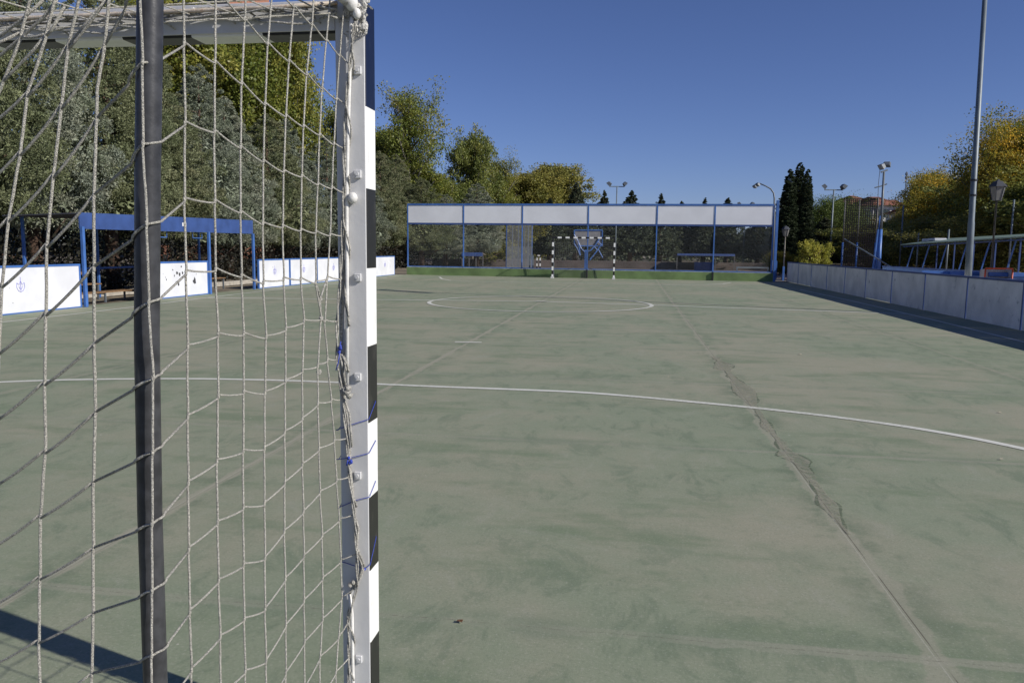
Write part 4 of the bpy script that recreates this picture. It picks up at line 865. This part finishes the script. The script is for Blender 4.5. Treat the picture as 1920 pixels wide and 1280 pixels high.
# green canopy
def cpt(px, y, x): return onX(px, y, x)
X1 = 15.0
n0, n1 = onX(1960, 441.5, X1), onX(1690, 459, X1)
zr0, zr1 = n0[2], n1[2]
cn = thing('spectator_canopy', (X1+.8, (n0[1]+n1[1])/2, 0), 'long green-roofed canopy on slanted blue struts behind the right boards', 'canopy')
MB().poly([(X1, n0[1], zr0), (X1, n1[1], zr1), (X1+2.0, n1[1], zr1+.30), (X1+2.0, n0[1], zr0+.20)], (0, 0, 1), .025).build('roof', M['canopy_green'], cn)
MB().beam((X1-.02, n0[1], zr0), (X1-.02, n1[1], zr1), .04, .045).build('roof_edge', M['canopy_green'], cn)
MB().beam((X1+.1, n0[1], zr0-.08), (X1+.1, n1[1], zr1-.08), .05, .05).build('front_beam', M['blue_dark'], cn)
for k in range(7):
    y = n1[1]+(n0[1]-n1[1])*(k+.15)/6.6; z = zr1+(zr0-zr1)*k/6.6-.04
    MB().beam((X1+1.5, y, 0), (X1+1.5, y, z+.16), .05).build('post', M['blue_dark'], cn)
    MB().beam((X1+.1, y, .3), (X1+.42, y-.1, z), .042).build('strut', M['blue'], cn)
bm = MB()
for x, y in ((1745, 452), (1757, 451)): q = onX(x, y, X1+.9); bm.box((q[0]-.25, q[1]-.4, q[2]-.02), (q[0]+.25, q[1]+.4, q[2]+.10), .02)
bm.build('roof_light', M['board'], cn)
for i, px in enumerate((1775, 1832, 1905)):
    q = G(px, 560); q = base(px, 27+i*-.5); t_ = thing('blue_bench', q, ['dark blue bench under the canopy, left of the tall mast', 'dark blue bench just right of the tall mast', 'dark blue bench at the right edge, before the orange goal'][i], 'bench', 'blue benches under the canopy')
    MB().box((q[0]-.7, q[1]-.2, .62), (q[0]+.7, q[1]+.2, .68), .01).build('seat', M['blue_dark'], t_)
    for s_ in (-.6, .6): MB().box((q[0]+s_-.03, q[1]-.15, 0), (q[0]+s_+.03, q[1]+.15, .62)).build('leg', M['blue_dark'], t_)
    MB().box((q[0]-.7, q[1]+.2, .74), (q[0]+.7, q[1]+.23, .88), .01).build('backrest', M['blue'], t_)
d = 26; a, c = atD(1848, 503, d), atD(1899, 503.5, d); og = thing('orange_goal', ((a[0]+c[0])/2, (a[1]+c[1])/2, 0), 'small orange-framed goal with a pale cloth back under the canopy', 'goal'); z = a[2]
for q in (a, c): MB().tube([(q[0], q[1], 0), (q[0], q[1], z)], .028, 8).build('post', M['orange'], og, smooth=True)
MB().tube([(a[0], a[1], z), (c[0], c[1], z)], .028, 8).build('crossbar', M['orange'], og, smooth=True)
MB().poly([(a[0], a[1]+.45, .02), (c[0], c[1]+.45, .02), (c[0], c[1]+.40, z-.05), (a[0], a[1]+.40, z-.05)], (0, 1, 0), .01).build('cloth_back', M['netting_white'], og)
for q in (a, c): MB().poly([(q[0], q[1]+.02, z-.02), (q[0], q[1]+.02, .02), (q[0], q[1]+.45, .02), (q[0], q[1]+.4, z-.05)], (1, 0, 0), .008).build('cloth_side', M['netting_white'], og)
# tall netted fence of the neighbouring rink
d = 42; nf = thing('netted_fence', base(1615, d), 'tall fence with brown netting and half blue posts, right of the yellow shrub', 'fence')
fp = [(1579, 385), (1606, 382), (1640, 372)]
X2 = onX(1606, 480, base(1606, d)[0])[0]
prev = None
for px, yt in fp:
    b = base(px, d+(px-1606)*-.02); zt = 4.3
    MB().tube([b, (b[0], b[1], 2.0)], .045, 8).build('post_foot', M['blue'], nf, smooth=True); MB().tube([(b[0], b[1], 2.0), (b[0], b[1], zt)], .035, 8).build('post', M['rail_thin'], nf, smooth=True)
    if prev is not None:
        for z in (1.3, 2.5, zt): MB().tube([(prev[0], prev[1], z), (b[0], b[1], z)], .012, 5).build('rail', M['rail_thin'], nf)
    prev = b
ba, bb = base(1579, d+.5), base(1640, d-.7)
bn_ = wire_mat('brown_fence_netting_front', 0.09, 0.034, (0.075, 0.055, 0.038), False)
MB()._add([(ba[0], ba[1]+.04, .05), (bb[0], bb[1]+.04, .05), (bb[0], bb[1]+.04, 4.3), (ba[0], ba[1]+.04, 4.3)], [(0, 1, 2, 3)]).build('netting', bn_, nf)
bm = MB().tube([atD(1583, 448, 39), atD(1640, 482, 37), atD(1670, 500, 36)], .03, 6); tag(bm.build('handrail', M['galv']), 'pale sloping handrail in front of the brown netting', 'handrail')
for k, (px, yt, dd, lab) in enumerate([(1688, 385, 44, 'thin pale pole left of the canopy'), (1720, 437, 40, 'thin pale pole above the left end of the canopy'), (1776, 430, 36, 'grey-topped pole rising behind the canopy left of the tall mast'), (1893, 375, 36, 'thin pole behind the canopy at the right edge')]):
    b = base(px, dd); tag(MB().tube([b, (b[0], b[1], atD(px, yt, dd)[2])], .04, 8).build('thin_pole', M['galv'], smooth=True), lab, 'pole', 'thin poles behind the canopy')

# ------------------------------------------------------------------ distant buildings
def building(name, x0, x1, ytop, d, depth, lab, wall, roof=None, floors=3, bays=6, flat=False):
    a, c = base(x0, d), base(x1, d); H = atD((x0+x1)/2, ytop, d)[2]; rt = 0.0 if not roof else H*.16
    t_ = thing(name, (a+c)/2, lab, 'building'); w_ = c-a; Lw = np.linalg.norm(w_); e = w_/Lw; n_ = np.array((-e[1], e[0], 0))*depth
    MB().poly([a, c, c+n_, a+n_], (0, 0, 1), H-rt).build('walls', M[wall], t_)
    if roof:
        o_ = e*.6
        vs = [a-o_-n_*.06+np.array((0, 0, H-rt)), c+o_-n_*.06+np.array((0, 0, H-rt)), c+o_+n_*1.06+np.array((0, 0, H-rt)), a-o_+n_*1.06+np.array((0, 0, H-rt)), a+n_*.5+e*depth*.3+np.array((0, 0, H)), c+n_*.5-e*depth*.3+np.array((0, 0, H))]
        MB()._add(vs, [(0, 1, 5, 4), (2, 3, 4, 5), (1, 2, 5), (3, 0, 4), (0, 3, 2, 1)]).build('roof', M[roof], t_)
    fh = (H-rt)/floors; nn = n_/depth
    for f_ in range(floors):
        for k in range(bays):
            s_ = Lw*(k+.5)/bays; p = a+e*(s_-.6)-nn*.03; z = fh*(f_+.35)
            MB().poly([p+np.array((0, 0, z)), p+e*1.2+np.array((0, 0, z)), p+e*1.2+np.array((0, 0, z+fh*.42)), p+np.array((0, 0, z+fh*.42))], -nn, .02).build('window', M['window'], t_)
    return t_
building('apartment_block', 1632, 1682, 366, 150, 12, 'white house with a clay roof on the skyline behind the floodlight mast', 'facade', 'rooftile', 3, 3)
building('apartment_block', 1585, 1645, 364, 175, 14, 'long red-roofed house with a white top storey right of the pine', 'facade_pink', 'rooftile', 3, 6)
building('apartment_block', 1665, 1700, 372, 165, 12, 'brown-walled house partly hidden by the gold tree', 'facade_pink', 'rooftile', 3, 4)
building('apartment_block', 1725, 1790, 378, 120, 12, 'pale and red block glimpsed under the gold tree', 'facade', 'rooftile', 3, 5)
building('brick_building', 292, 440, -170, 82, 14, 'orange brick block glimpsed through the yellow-green poplar', 'brick', None, 9, 9)
d = 160; b = base(1689.5, d); bm = MB(); zt = atD(1689.5, 323, d)[2]
for s_ in ((-.35, -.2), (.35, -.2), (0, .4)): bm.tube([(b[0]+s_[0], b[1]+s_[1], 0), (b[0], b[1], zt)], .05, 4)
for k in range(12):
    z = zt*(.3+.055*k); r_ = .35*(1-z/zt); bm.tube([(b[0]-r_, b[1]-.2, z), (b[0]+r_, b[1]-.2, z+.6)], .05, 4)
for k in (.93, .97): bm.blob((b[0], b[1], zt*k), .28, .28, .4, 6)
tag(bm.build('antenna_mast', M['galv_dark']), 'thin lattice antenna mast on the skyline left of the gold tree', 'antenna')

# ------------------------------------------------------------------ trees
def leaf_mesh(name, cent, nrm, size, asp, tint, ma, droop=0.0, rng=None, tri=False):
    """one small two-triangle leaf or spray per row of cent, aligned roughly to nrm"""
    n = len(cent); a = rng.normal(size=(n, 3)); ax = nrm+a*0.55; ax[:, 2] -= droop; ax /= np.linalg.norm(ax, axis=1)[:, None]
    b = np.cross(ax, rng.normal(size=(n, 3))); b /= np.linalg.norm(b, axis=1)[:, None]
    l = size[:, None]; w_ = l*asp
    v = np.empty((n, 4, 3)); v[:, 0] = cent-ax*l*.5; v[:, 1] = cent+b*w_*.5; v[:, 2] = cent+ax*l*.5; v[:, 3] = cent-b*w_*.5
    cr_ = np.cross(ax, b); v[:, 1] += cr_*l*.12; v[:, 3] += cr_*l*.12
    me = bpy.data.meshes.new(name); me.vertices.add(n*4); me.vertices.foreach_set('co', v.reshape(-1)); me.loops.add(n*4); me.loops.foreach_set('vertex_index', np.arange(n*4, dtype=np.int32))
    me.polygons.add(n); me.polygons.foreach_set('loop_start', np.arange(0, n*4, 4, dtype=np.int32)); me.polygons.foreach_set('loop_total', np.full(n, 4, dtype=np.int32))
    me.update(calc_edges=True)
    at = me.attributes.new('tint', 'FLOAT', 'POINT'); at.data.foreach_set('value', np.repeat(tint, 4).astype(np.float32))
    me.materials.append(ma); return me
def conifer(name, H, Rr, seed, ma, clumps=520, per=46, z0=.10, power=.75, sz=.17, droop=.1, lumpy=.22, leafy=.45, tiers=0, cmin=.24, cmax=.56, core=9000):
    """puffs of short sprigs on the branch ends, with hollows between them and a shaded inner mass"""
    rng = np.random.default_rng(seed); t = rng.beta(1.0, 1.25, clumps)
    if tiers: t = np.clip((np.round(t*tiers)+rng.normal(size=clumps)*.13)/tiers, 0, 1)
    th = rng.uniform(0, 2*np.pi, clumps)
    def profile(t_, th_):
        lob = 1+lumpy*(np.sin(3*th_+seed+6*t_)+np.sin(5*th_-9*t_+seed*2))*.6
        return Rr*np.clip((1-t_)**power*(0.6+.4*np.clip(t_*6, 0, 1)), .02, None)*lob
    cr = rng.uniform(cmin, cmax, clumps)*(.25+.75*(1-t)**.8); rr = np.maximum(profile(t, th)*rng.uniform(.82, 1.06, clumps)-cr*.35, .02)
    c = np.stack([rr*np.cos(th), rr*np.sin(th), H*(z0+(1-z0)*t)], 1); ct = rng.uniform(0, 1, clumps)
    out = np.stack([np.cos(th), np.sin(th), np.full(clumps, .5)], 1); out /= np.linalg.norm(out, axis=1)[:, None]
    k = np.repeat(np.arange(clumps), per); dirs = rng.normal(size=(len(k), 3))+out[k]*.9; dirs /= np.linalg.norm(dirs, axis=1)[:, None]
    s = rng.uniform(0, 1, len(k))**.45; lump = 1+.25*np.sin(dirs[:, 0]*9+ct[k]*20)*np.sin(dirs[:, 2]*9+ct[k]*11)
    cent = c[k]+dirs*(cr[k]*s*lump)[:, None]*np.array((1, 1, .72))
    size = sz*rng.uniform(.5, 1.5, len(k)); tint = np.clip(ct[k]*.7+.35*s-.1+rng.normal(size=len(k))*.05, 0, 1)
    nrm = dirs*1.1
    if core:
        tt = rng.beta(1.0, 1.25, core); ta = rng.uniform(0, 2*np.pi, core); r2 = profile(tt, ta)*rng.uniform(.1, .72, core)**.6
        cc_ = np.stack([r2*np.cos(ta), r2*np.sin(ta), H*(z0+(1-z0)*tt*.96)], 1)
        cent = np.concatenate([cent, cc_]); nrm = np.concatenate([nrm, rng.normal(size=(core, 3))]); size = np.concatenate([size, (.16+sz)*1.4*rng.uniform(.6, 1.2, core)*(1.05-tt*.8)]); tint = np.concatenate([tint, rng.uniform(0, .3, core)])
    cr_m = leaf_mesh(name+'_crown', cent, nrm, size, leafy, tint, ma, droop, rng)
    bm = MB(); bm.tube([(0, 0, -.1), (.03, 0, H*.3), (0, .03, H*.95)], [Rr*.085+.03, Rr*.06+.02, .02], 8)
    for q in range(16):
        z = H*(.08+.05*q); a = q*2.4+seed; r_ = Rr*(1-z/H)**power*.75; bm.tube([(0, 0, z), (math.cos(a)*r_*.5, math.sin(a)*r_*.5, z+.12*r_), (math.cos(a)*r_, math.sin(a)*r_, z+.5*r_)], [.05, .035, .012], 5)
    return cr_m, bm
def broadleaf(name, H, Rr, seed, ma, clumps=420, per=50, z0=.22, sz=.17, sparse_top=0.0, tall=1.0, leafy=.75, fill=.35):
    rng = np.random.default_rng(seed); rnd = random.Random(seed); bm = MB(); tips = []
    bm.tube([(0, 0, -.1), (rnd.uniform(-.1, .1), rnd.uniform(-.1, .1), H*.35), (rnd.uniform(-.3, .3), rnd.uniform(-.3, .3), H*.62), (rnd.uniform(-.4, .4), rnd.uniform(-.4, .4), H*(.84 if sparse_top < .6 else .80))], [H*.020+.05, H*.015+.03, H*.009, .015], 8)
    nb = 26
    for q in range(nb):
        u_ = (q+rnd.random())/nb; z = H*(z0*.8+(.9-z0*.8)*u_*.82); a = q*2.4+rnd.uniform(-.4, .4)
        prof = math.sin(math.pi*min(1, (u_*.86+.12)))**.65; r_ = Rr*prof*rnd.uniform(.7, 1.1); rise = r_*rnd.uniform(.45, .95)*tall
        e = np.array((math.cos(a)*r_, math.sin(a)*r_, z+rise)); m_ = np.array((math.cos(a)*r_*.5, math.sin(a)*r_*.5, z+rise*.35))
        bm.tube([(0, 0, z), m_, e], [H*.006+.015, H*.004+.01, .012], 5)
        for w_ in range(3):
            e2 = m_+(e-m_)*rnd.uniform(.3, 1)+np.array((rnd.uniform(-1, 1), rnd.uniform(-1, 1), rnd.uniform(.1, 1)))*r_*.38
            bm.tube([m_+(e-m_)*.2, e2], [.022, .008], 4); tips.append(e2)
        tips += [m_*1.0, e, (e+m_)/2]
    tips = np.array(tips); idx = rng.integers(0, len(tips), clumps)
    c = tips[idx]+rng.normal(size=(clumps, 3))*Rr*.13
    inner = rng.uniform(0, 1, clumps) < fill; sh = rng.uniform(.2, .9, clumps); c[inner, 0] *= sh[inner]; c[inner, 1] *= sh[inner]
    keepp = np.ones(clumps, bool)
    if sparse_top: keepp = rng.uniform(0, 1, clumps) > sparse_top*np.clip((c[:, 2]/H-.55)*2.6, 0, 1)
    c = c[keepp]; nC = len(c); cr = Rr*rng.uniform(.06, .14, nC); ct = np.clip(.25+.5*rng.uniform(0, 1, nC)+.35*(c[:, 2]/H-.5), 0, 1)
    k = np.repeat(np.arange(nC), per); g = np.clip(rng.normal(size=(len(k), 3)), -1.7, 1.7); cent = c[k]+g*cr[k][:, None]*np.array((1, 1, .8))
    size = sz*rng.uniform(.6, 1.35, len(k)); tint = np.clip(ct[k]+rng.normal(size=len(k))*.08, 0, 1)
    cr_m = leaf_mesh(name+'_crown', cent, g*.4+np.array((0, 0, -.2)), size, leafy, tint, ma, .2, rng)
    return cr_m, bm
PROTO = {}
def proto(key, fn, ma_t, *a, **k):
    cm, bm = fn(key, *a, **k); me = bpy.data.meshes.new(key+'_trunk'); me.from_pydata(bm.v, [], bm.f); me.materials.append(M[ma_t]); me.polygons.foreach_set('use_smooth', [True]*len(me.polygons))
    PROTO[key] = (cm, me, a[0], a[1])
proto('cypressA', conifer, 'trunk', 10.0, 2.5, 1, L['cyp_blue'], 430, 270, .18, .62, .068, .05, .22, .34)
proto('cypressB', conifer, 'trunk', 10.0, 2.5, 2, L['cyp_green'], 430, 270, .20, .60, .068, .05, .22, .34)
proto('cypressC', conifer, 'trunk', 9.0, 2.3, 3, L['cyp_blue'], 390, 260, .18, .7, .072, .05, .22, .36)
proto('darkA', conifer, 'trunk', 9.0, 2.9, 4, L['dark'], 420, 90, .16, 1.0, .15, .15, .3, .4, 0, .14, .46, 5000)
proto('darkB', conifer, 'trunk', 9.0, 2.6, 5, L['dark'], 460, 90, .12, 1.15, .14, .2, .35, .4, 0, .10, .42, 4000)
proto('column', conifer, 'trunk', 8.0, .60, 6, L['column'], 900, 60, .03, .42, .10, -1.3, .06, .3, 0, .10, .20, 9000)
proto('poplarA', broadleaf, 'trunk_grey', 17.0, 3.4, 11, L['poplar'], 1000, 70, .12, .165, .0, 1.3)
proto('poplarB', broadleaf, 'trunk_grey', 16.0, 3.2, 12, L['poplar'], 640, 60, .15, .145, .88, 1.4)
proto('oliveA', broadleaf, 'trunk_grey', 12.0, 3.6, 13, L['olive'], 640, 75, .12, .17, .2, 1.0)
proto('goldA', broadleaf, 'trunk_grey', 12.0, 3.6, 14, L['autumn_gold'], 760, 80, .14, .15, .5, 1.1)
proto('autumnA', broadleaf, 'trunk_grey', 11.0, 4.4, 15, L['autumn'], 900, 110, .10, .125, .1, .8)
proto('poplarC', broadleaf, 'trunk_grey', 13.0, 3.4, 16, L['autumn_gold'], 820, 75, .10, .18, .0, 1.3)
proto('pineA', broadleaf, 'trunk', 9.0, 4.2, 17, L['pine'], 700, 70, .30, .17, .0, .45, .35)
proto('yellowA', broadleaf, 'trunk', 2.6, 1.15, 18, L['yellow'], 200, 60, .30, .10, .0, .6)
def tree(key, pos, H, Rr, lab, cat, group, rot=0.0, name='tree'):
    cm, tm, h0, r0 = PROTO[key]; t_ = thing(name, pos, lab, cat, group)
    for nm, me in (('crown', cm), ('trunk', tm)):
        o = bpy.data.objects.new(nm, me); C.objects.link(o); o.parent = t_
    t_.scale = (Rr/r0, Rr/r0, H/h0); t_.rotation_euler = (0, 0, rot)
def ptree(key, px, d, ytop, Rr, lab, cat='tree', group=None, rot=0.0, name='tree'):
    b = base(px, d); H = atD(px, ytop, d)[2]; tree(key, b, H, Rr, lab, cat, group, rot, name)
g1 = 'cypresses in a row behind the dugout'
Y = 13.2
rows = [(-.2, 10.5, 'A', 'nearest grey-green cypress at the left edge, left of the dugout roof'), (.3, 11.2, 'B', 'olive green cypress above the corner of the dugout roof'), (0, 10.9, 'A', 'tall blue-grey cypress just left of the grey support tube'),
        (.4, 10.4, 'B', 'olive cypress right behind the grey support tube'), (-.2, 9.0, 'B', 'olive cypress just right of the grey support tube'), (.2, 8.6, 'A', 'grey-green cypress above the right half of the dugout'), (-.3, 7.9, 'C', 'grey-green cypress above the far dugout opening'),
        (.2, 7.6, 'B', 'darker cypress just past the right end of the dugout'), (-.2, 7.9, 'C', 'bluish cypress behind the first emblem board'), (.1, 7.7, 'A', 'cypress behind the blue seam of the emblem boards'), (0, 7.5, 'C', 'cypress left of the near goal post'), (.3, 7.9, 'B', 'cypress mostly hidden behind the near goal post'), (0, 8.2, 'B', 'dark cypress just right of the near goal post')]
for i, (dx, h, k, lab) in enumerate(rows):
    tree('cypress'+k, (-15.1+dx, Y, 0), h, 2.5+.12*math.sin(i*2.1), lab, 'cypress', g1, i*1.3, 'cypress_tree'); Y += 3.0 if i < 8 else 4.6
g2 = 'poplars behind the cypresses'
ptree('poplarA', 335, 44, -70, 3.6, 'yellow-green poplar directly right of the grey support tube', 'poplar', g2, .3, 'poplar_tree')
ptree('poplarA', 440, 46, -40, 3.5, 'middle yellow-green poplar seen through the net', 'poplar', g2, 2.1, 'poplar_tree')
ptree('poplarA', 530, 48, -20, 2.6, 'yellow-green poplar against the sky gap left of the goal post', 'poplar', g2, 4.0, 'poplar_tree')
ptree('poplarB', 632, 64, 150, 2.8, 'smaller poplar behind the goal post', 'poplar', g2, 1.0, 'poplar_tree')
ptree('poplarB', 765, 64, 118, 3.0, 'tall thin-topped poplar right of the goal post', 'poplar', g2, 2.6, 'poplar_tree')
ptree('poplarA', 720, 70, 200, 3.4, 'dense lower poplar touching the right edge of the goal post', 'poplar', g2, 3.6, 'poplar_tree')
ptree('poplarA', 792, 66, 285, 2.2, 'low yellow-green poplar above the first banner panel', 'poplar', g2, 5.0, 'poplar_tree')
g3 = 'mixed trees beyond the end fence'
ptree('oliveA', 886, 74, 222, 2.3, 'dark olive tree with a forked top above the second banner panel', 'tree', g3, .5)
ptree('poplarB', 930, 80, 262, 2.5, 'thin yellowish tree between the olive tree and the round gold tree', 'tree', g3, 1.5)
ptree('poplarC', 985, 84, 306, 3.6, 'left one of the two round yellow-olive trees above the third banner panel', 'tree', g3, .2)
ptree('poplarC', 1035, 88, 288, 4.0, 'highest round yellow-olive tree left of the far skyline gap', 'tree', g3, 2.4)
ptree('oliveA', 836, 70, 318, 2.5, 'dark green tree in the dip between tall poplar and olive tree', 'tree', g3, 3.4)
ptree('cypressB', 790, 58, 335, 2.6, 'olive cypress behind the first bay of the end fence', 'cypress', g3, 1.4, 'cypress_tree')
ptree('cypressA', 835, 60, 365, 2.4, 'grey cypress behind the second bay of the end fence', 'cypress', g3, .6, 'cypress_tree')
ptree('cypressA', 893, 62, 345, 2.6, 'grey cypress above the low dark shelter', 'cypress', g3, 5.6, 'cypress_tree')
ptree('poplarC', 930, 66, 372, 3.0, 'yellow-olive tree next to the netting cage', 'tree', g3, 4.6)
ptree('darkA', 1030, 72, 372, 3.0, 'dark conifer left behind the distant goal', 'conifer', g3, 4.6, 'conifer_tree')
ptree('darkA', 1078, 74, 342, 2.6, 'dark conifer rising beside the gold trees, left of the twin floodlight', 'conifer', g3, .9, 'conifer_tree')
g4 = 'dark conifers with tips over the banner band'
for i, (px, d, yt, r_, lab) in enumerate([(1131, 84, 358, 3.0, 'dark conifer tip just left of the twin floodlight'), (1181, 84, 357, 3.2, 'dark conifer tip just right of the twin floodlight'), (1236, 86, 364, 3.2, 'third dark conifer tip along the banner band'), (1275, 90, 377, 2.6, 'smallest dark conifer tip at the middle of the banner band'), (1318, 88, 372, 3.0, 'dark conifer tip left of the last banner post'), (1361, 88, 371, 3.0, 'dark conifer tip left of the low twin floodlight'), (1420, 84, 392, 3.0, 'dark conifer hidden behind the last banner panel'), (1466, 56, 362, 1.5, 'grey conifer between curved lamp and cypresses')]):
    ptree(('darkB', 'darkA')[i % 2] if i < 7 else 'cypressC', px, d, yt, r_, lab, 'conifer', g4, i*1.1, 'conifer_tree')
g5 = 'dark columnar cypresses by the lantern'
for px, d, yt, r_, lab in ((1474, 52, 320, .78, 'left one of the dark columnar cypresses'), (1492, 53, 308, .80, 'middle and highest of the dark columnar cypresses'), (1507, 52, 320, .62, 'right one of the dark columnar cypresses'), (1468, 53, 392, .5, 'short dark column beside the pale lantern')):
    ptree('column', px, d, yt, r_, lab, 'cypress', g5, px*.1, 'columnar_cypress')
ptree('pineA', 1550, 78, 362, 3.6, 'broad bright green pine behind the twin floodlight mast', 'pine', None, .2, 'pine_tree')
ptree('pineA', 1592, 74, 382, 2.4, 'lower pine behind the brown netting', 'pine', None, 1.9, 'pine_tree')
ptree('darkA', 1545, 62, 408, 3.0, 'dark tree mass under the bright pine', 'tree', None, 2.9, 'conifer_tree')
ptree('yellowA', 1519, 41, 452, .55, 'bright yellow-green shrub above the right boards', 'shrub', 'yellow shrubs', .1, 'shrub')
ptree('yellowA', 1539, 41.5, 456, .50, 'right half of the yellow-green shrub pair, nearer the netting', 'shrub', 'yellow shrubs', 2.0, 'shrub')
ptree('autumnA', 1463, 50, 470, .9, 'small brownish-yellow shrub beside the pale lantern', 'shrub', None, 1.0, 'shrub')
g6 = 'autumn trees on the right'
ptree('goldA', 1742, 62, 300, 2.7, 'thin-topped gold and green tree behind the canopy', 'tree', g6, .4)
ptree('poplarC', 1698, 60, 385, 2.0, 'low yellowish tree right of the floodlight mast', 'tree', g6, 1.4)
ptree('autumnA', 1790, 56, 318, 3.4, 'dark green and gold tree just left of the tall mast', 'tree', g6, 2.4)
ptree('autumnA', 1925, 44, 200, 3.6, 'big orange-topped autumn tree at the right edge', 'tree', g6, .8)
ptree('autumnA', 1893, 42, 232, 2.6, 'gold-leaved tree crowding the left side of the big orange-topped tree', 'tree', g6, 2.9)
ptree('oliveA', 1860, 50, 300, 3.6, 'dark green tree behind the large lantern', 'tree', g6, 4.0)
ptree('oliveA', 1640, 58, 410, 3.6, 'brownish low tree behind the brown netting', 'tree', g6, 5.0)
ptree('goldA', 1760, 46, 398, 3.0, 'low green tree right behind the canopy', 'tree', g6, 3.1)
ptree('oliveA', 1980, 38, 300, 3.6, 'dark green tree past the right edge, behind the canopy', 'tree', g6, 1.1)
ptree('goldA', 1840, 40, 392, 2.8, 'low dark tree behind the tall mast', 'tree', g6, 2.2)

# far woodland that reads as one mass
rng = np.random.default_rng(40); nC = 3200
u_ = rng.uniform(-500, 2300, nC); dd = rng.uniform(100, 130, nC)
pts = np.array([base(a, b) for a, b in zip(u_, dd)]); hh = 4.2+.8*np.sin(u_*.021)+.6*np.sin(u_*.057+1); pts[:, 2] = rng.uniform(0, 1, nC)**.8*hh
k = np.repeat(np.arange(nC), 34); g = rng.normal(size=(len(k), 3)); cent = pts[k]+np.clip(g, -1.6, 1.6)*np.array((1.1, 1.1, .5)); cent[:, 2] = np.abs(cent[:, 2])
me = leaf_mesh('woodland', cent, g, .42*rng.uniform(.6, 1.4, len(k)), .7, rng.uniform(0, .8, nC)[k], L['dark'], .1, rng)
o = bpy.data.objects.new('woodland', me); C.objects.link(o); tag(o, 'dark far-off woodland closing the horizon behind everything', 'woodland', kind='stuff')
# undergrowth added behind the dugout, coloured near black to paint the shade
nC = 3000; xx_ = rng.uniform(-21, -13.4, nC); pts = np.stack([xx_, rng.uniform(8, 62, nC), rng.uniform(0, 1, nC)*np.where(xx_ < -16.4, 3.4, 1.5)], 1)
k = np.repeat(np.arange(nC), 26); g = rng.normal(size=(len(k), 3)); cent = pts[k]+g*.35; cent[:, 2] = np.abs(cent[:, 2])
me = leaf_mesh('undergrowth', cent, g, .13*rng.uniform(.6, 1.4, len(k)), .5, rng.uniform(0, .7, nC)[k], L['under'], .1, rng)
o = bpy.data.objects.new('undergrowth', me); C.objects.link(o); tag(o, 'added undergrowth coloured near black as shade below the row of cypresses', 'undergrowth', kind='stuff')

# ------------------------------------------------------------------ small litter on the court
for px, py, s_, mt, lab in [(862, 1167, .017, 'leaf_litter', 'curled brown leaf on the court right of the goal post'), (1500, 665, .032, 'pale_leaf', 'pale leaf far out on the right half of the court'), (1874, 774, .022, 'pale_leaf', 'pale leaf near the right edge just above the white curve'), (1877, 862, .018, 'pale_leaf', 'pale leaf near the right edge just below the white curve'), (1253, 707, .014, 'pale_leaf', 'small pale fleck left of the cracked joint'), (1557, 691, .014, 'pale_leaf', 'small pale fleck right of the cracked joint')]:
    p = G(px, py); pts = []
    for k in range(8):
        a = k*math.pi/4; r_ = s_*(1 if k % 2 else .6); pts.append((p[0]+r_*math.cos(a), p[1]+r_*math.sin(a)*.7, .006+s_*.25*abs(math.sin(a+.5))))
    tag(MB().poly(pts, (0, 0, 1), .0015).build('fallen_leaf', M[mt]), lab, 'leaf', 'fallen leaves on the court')
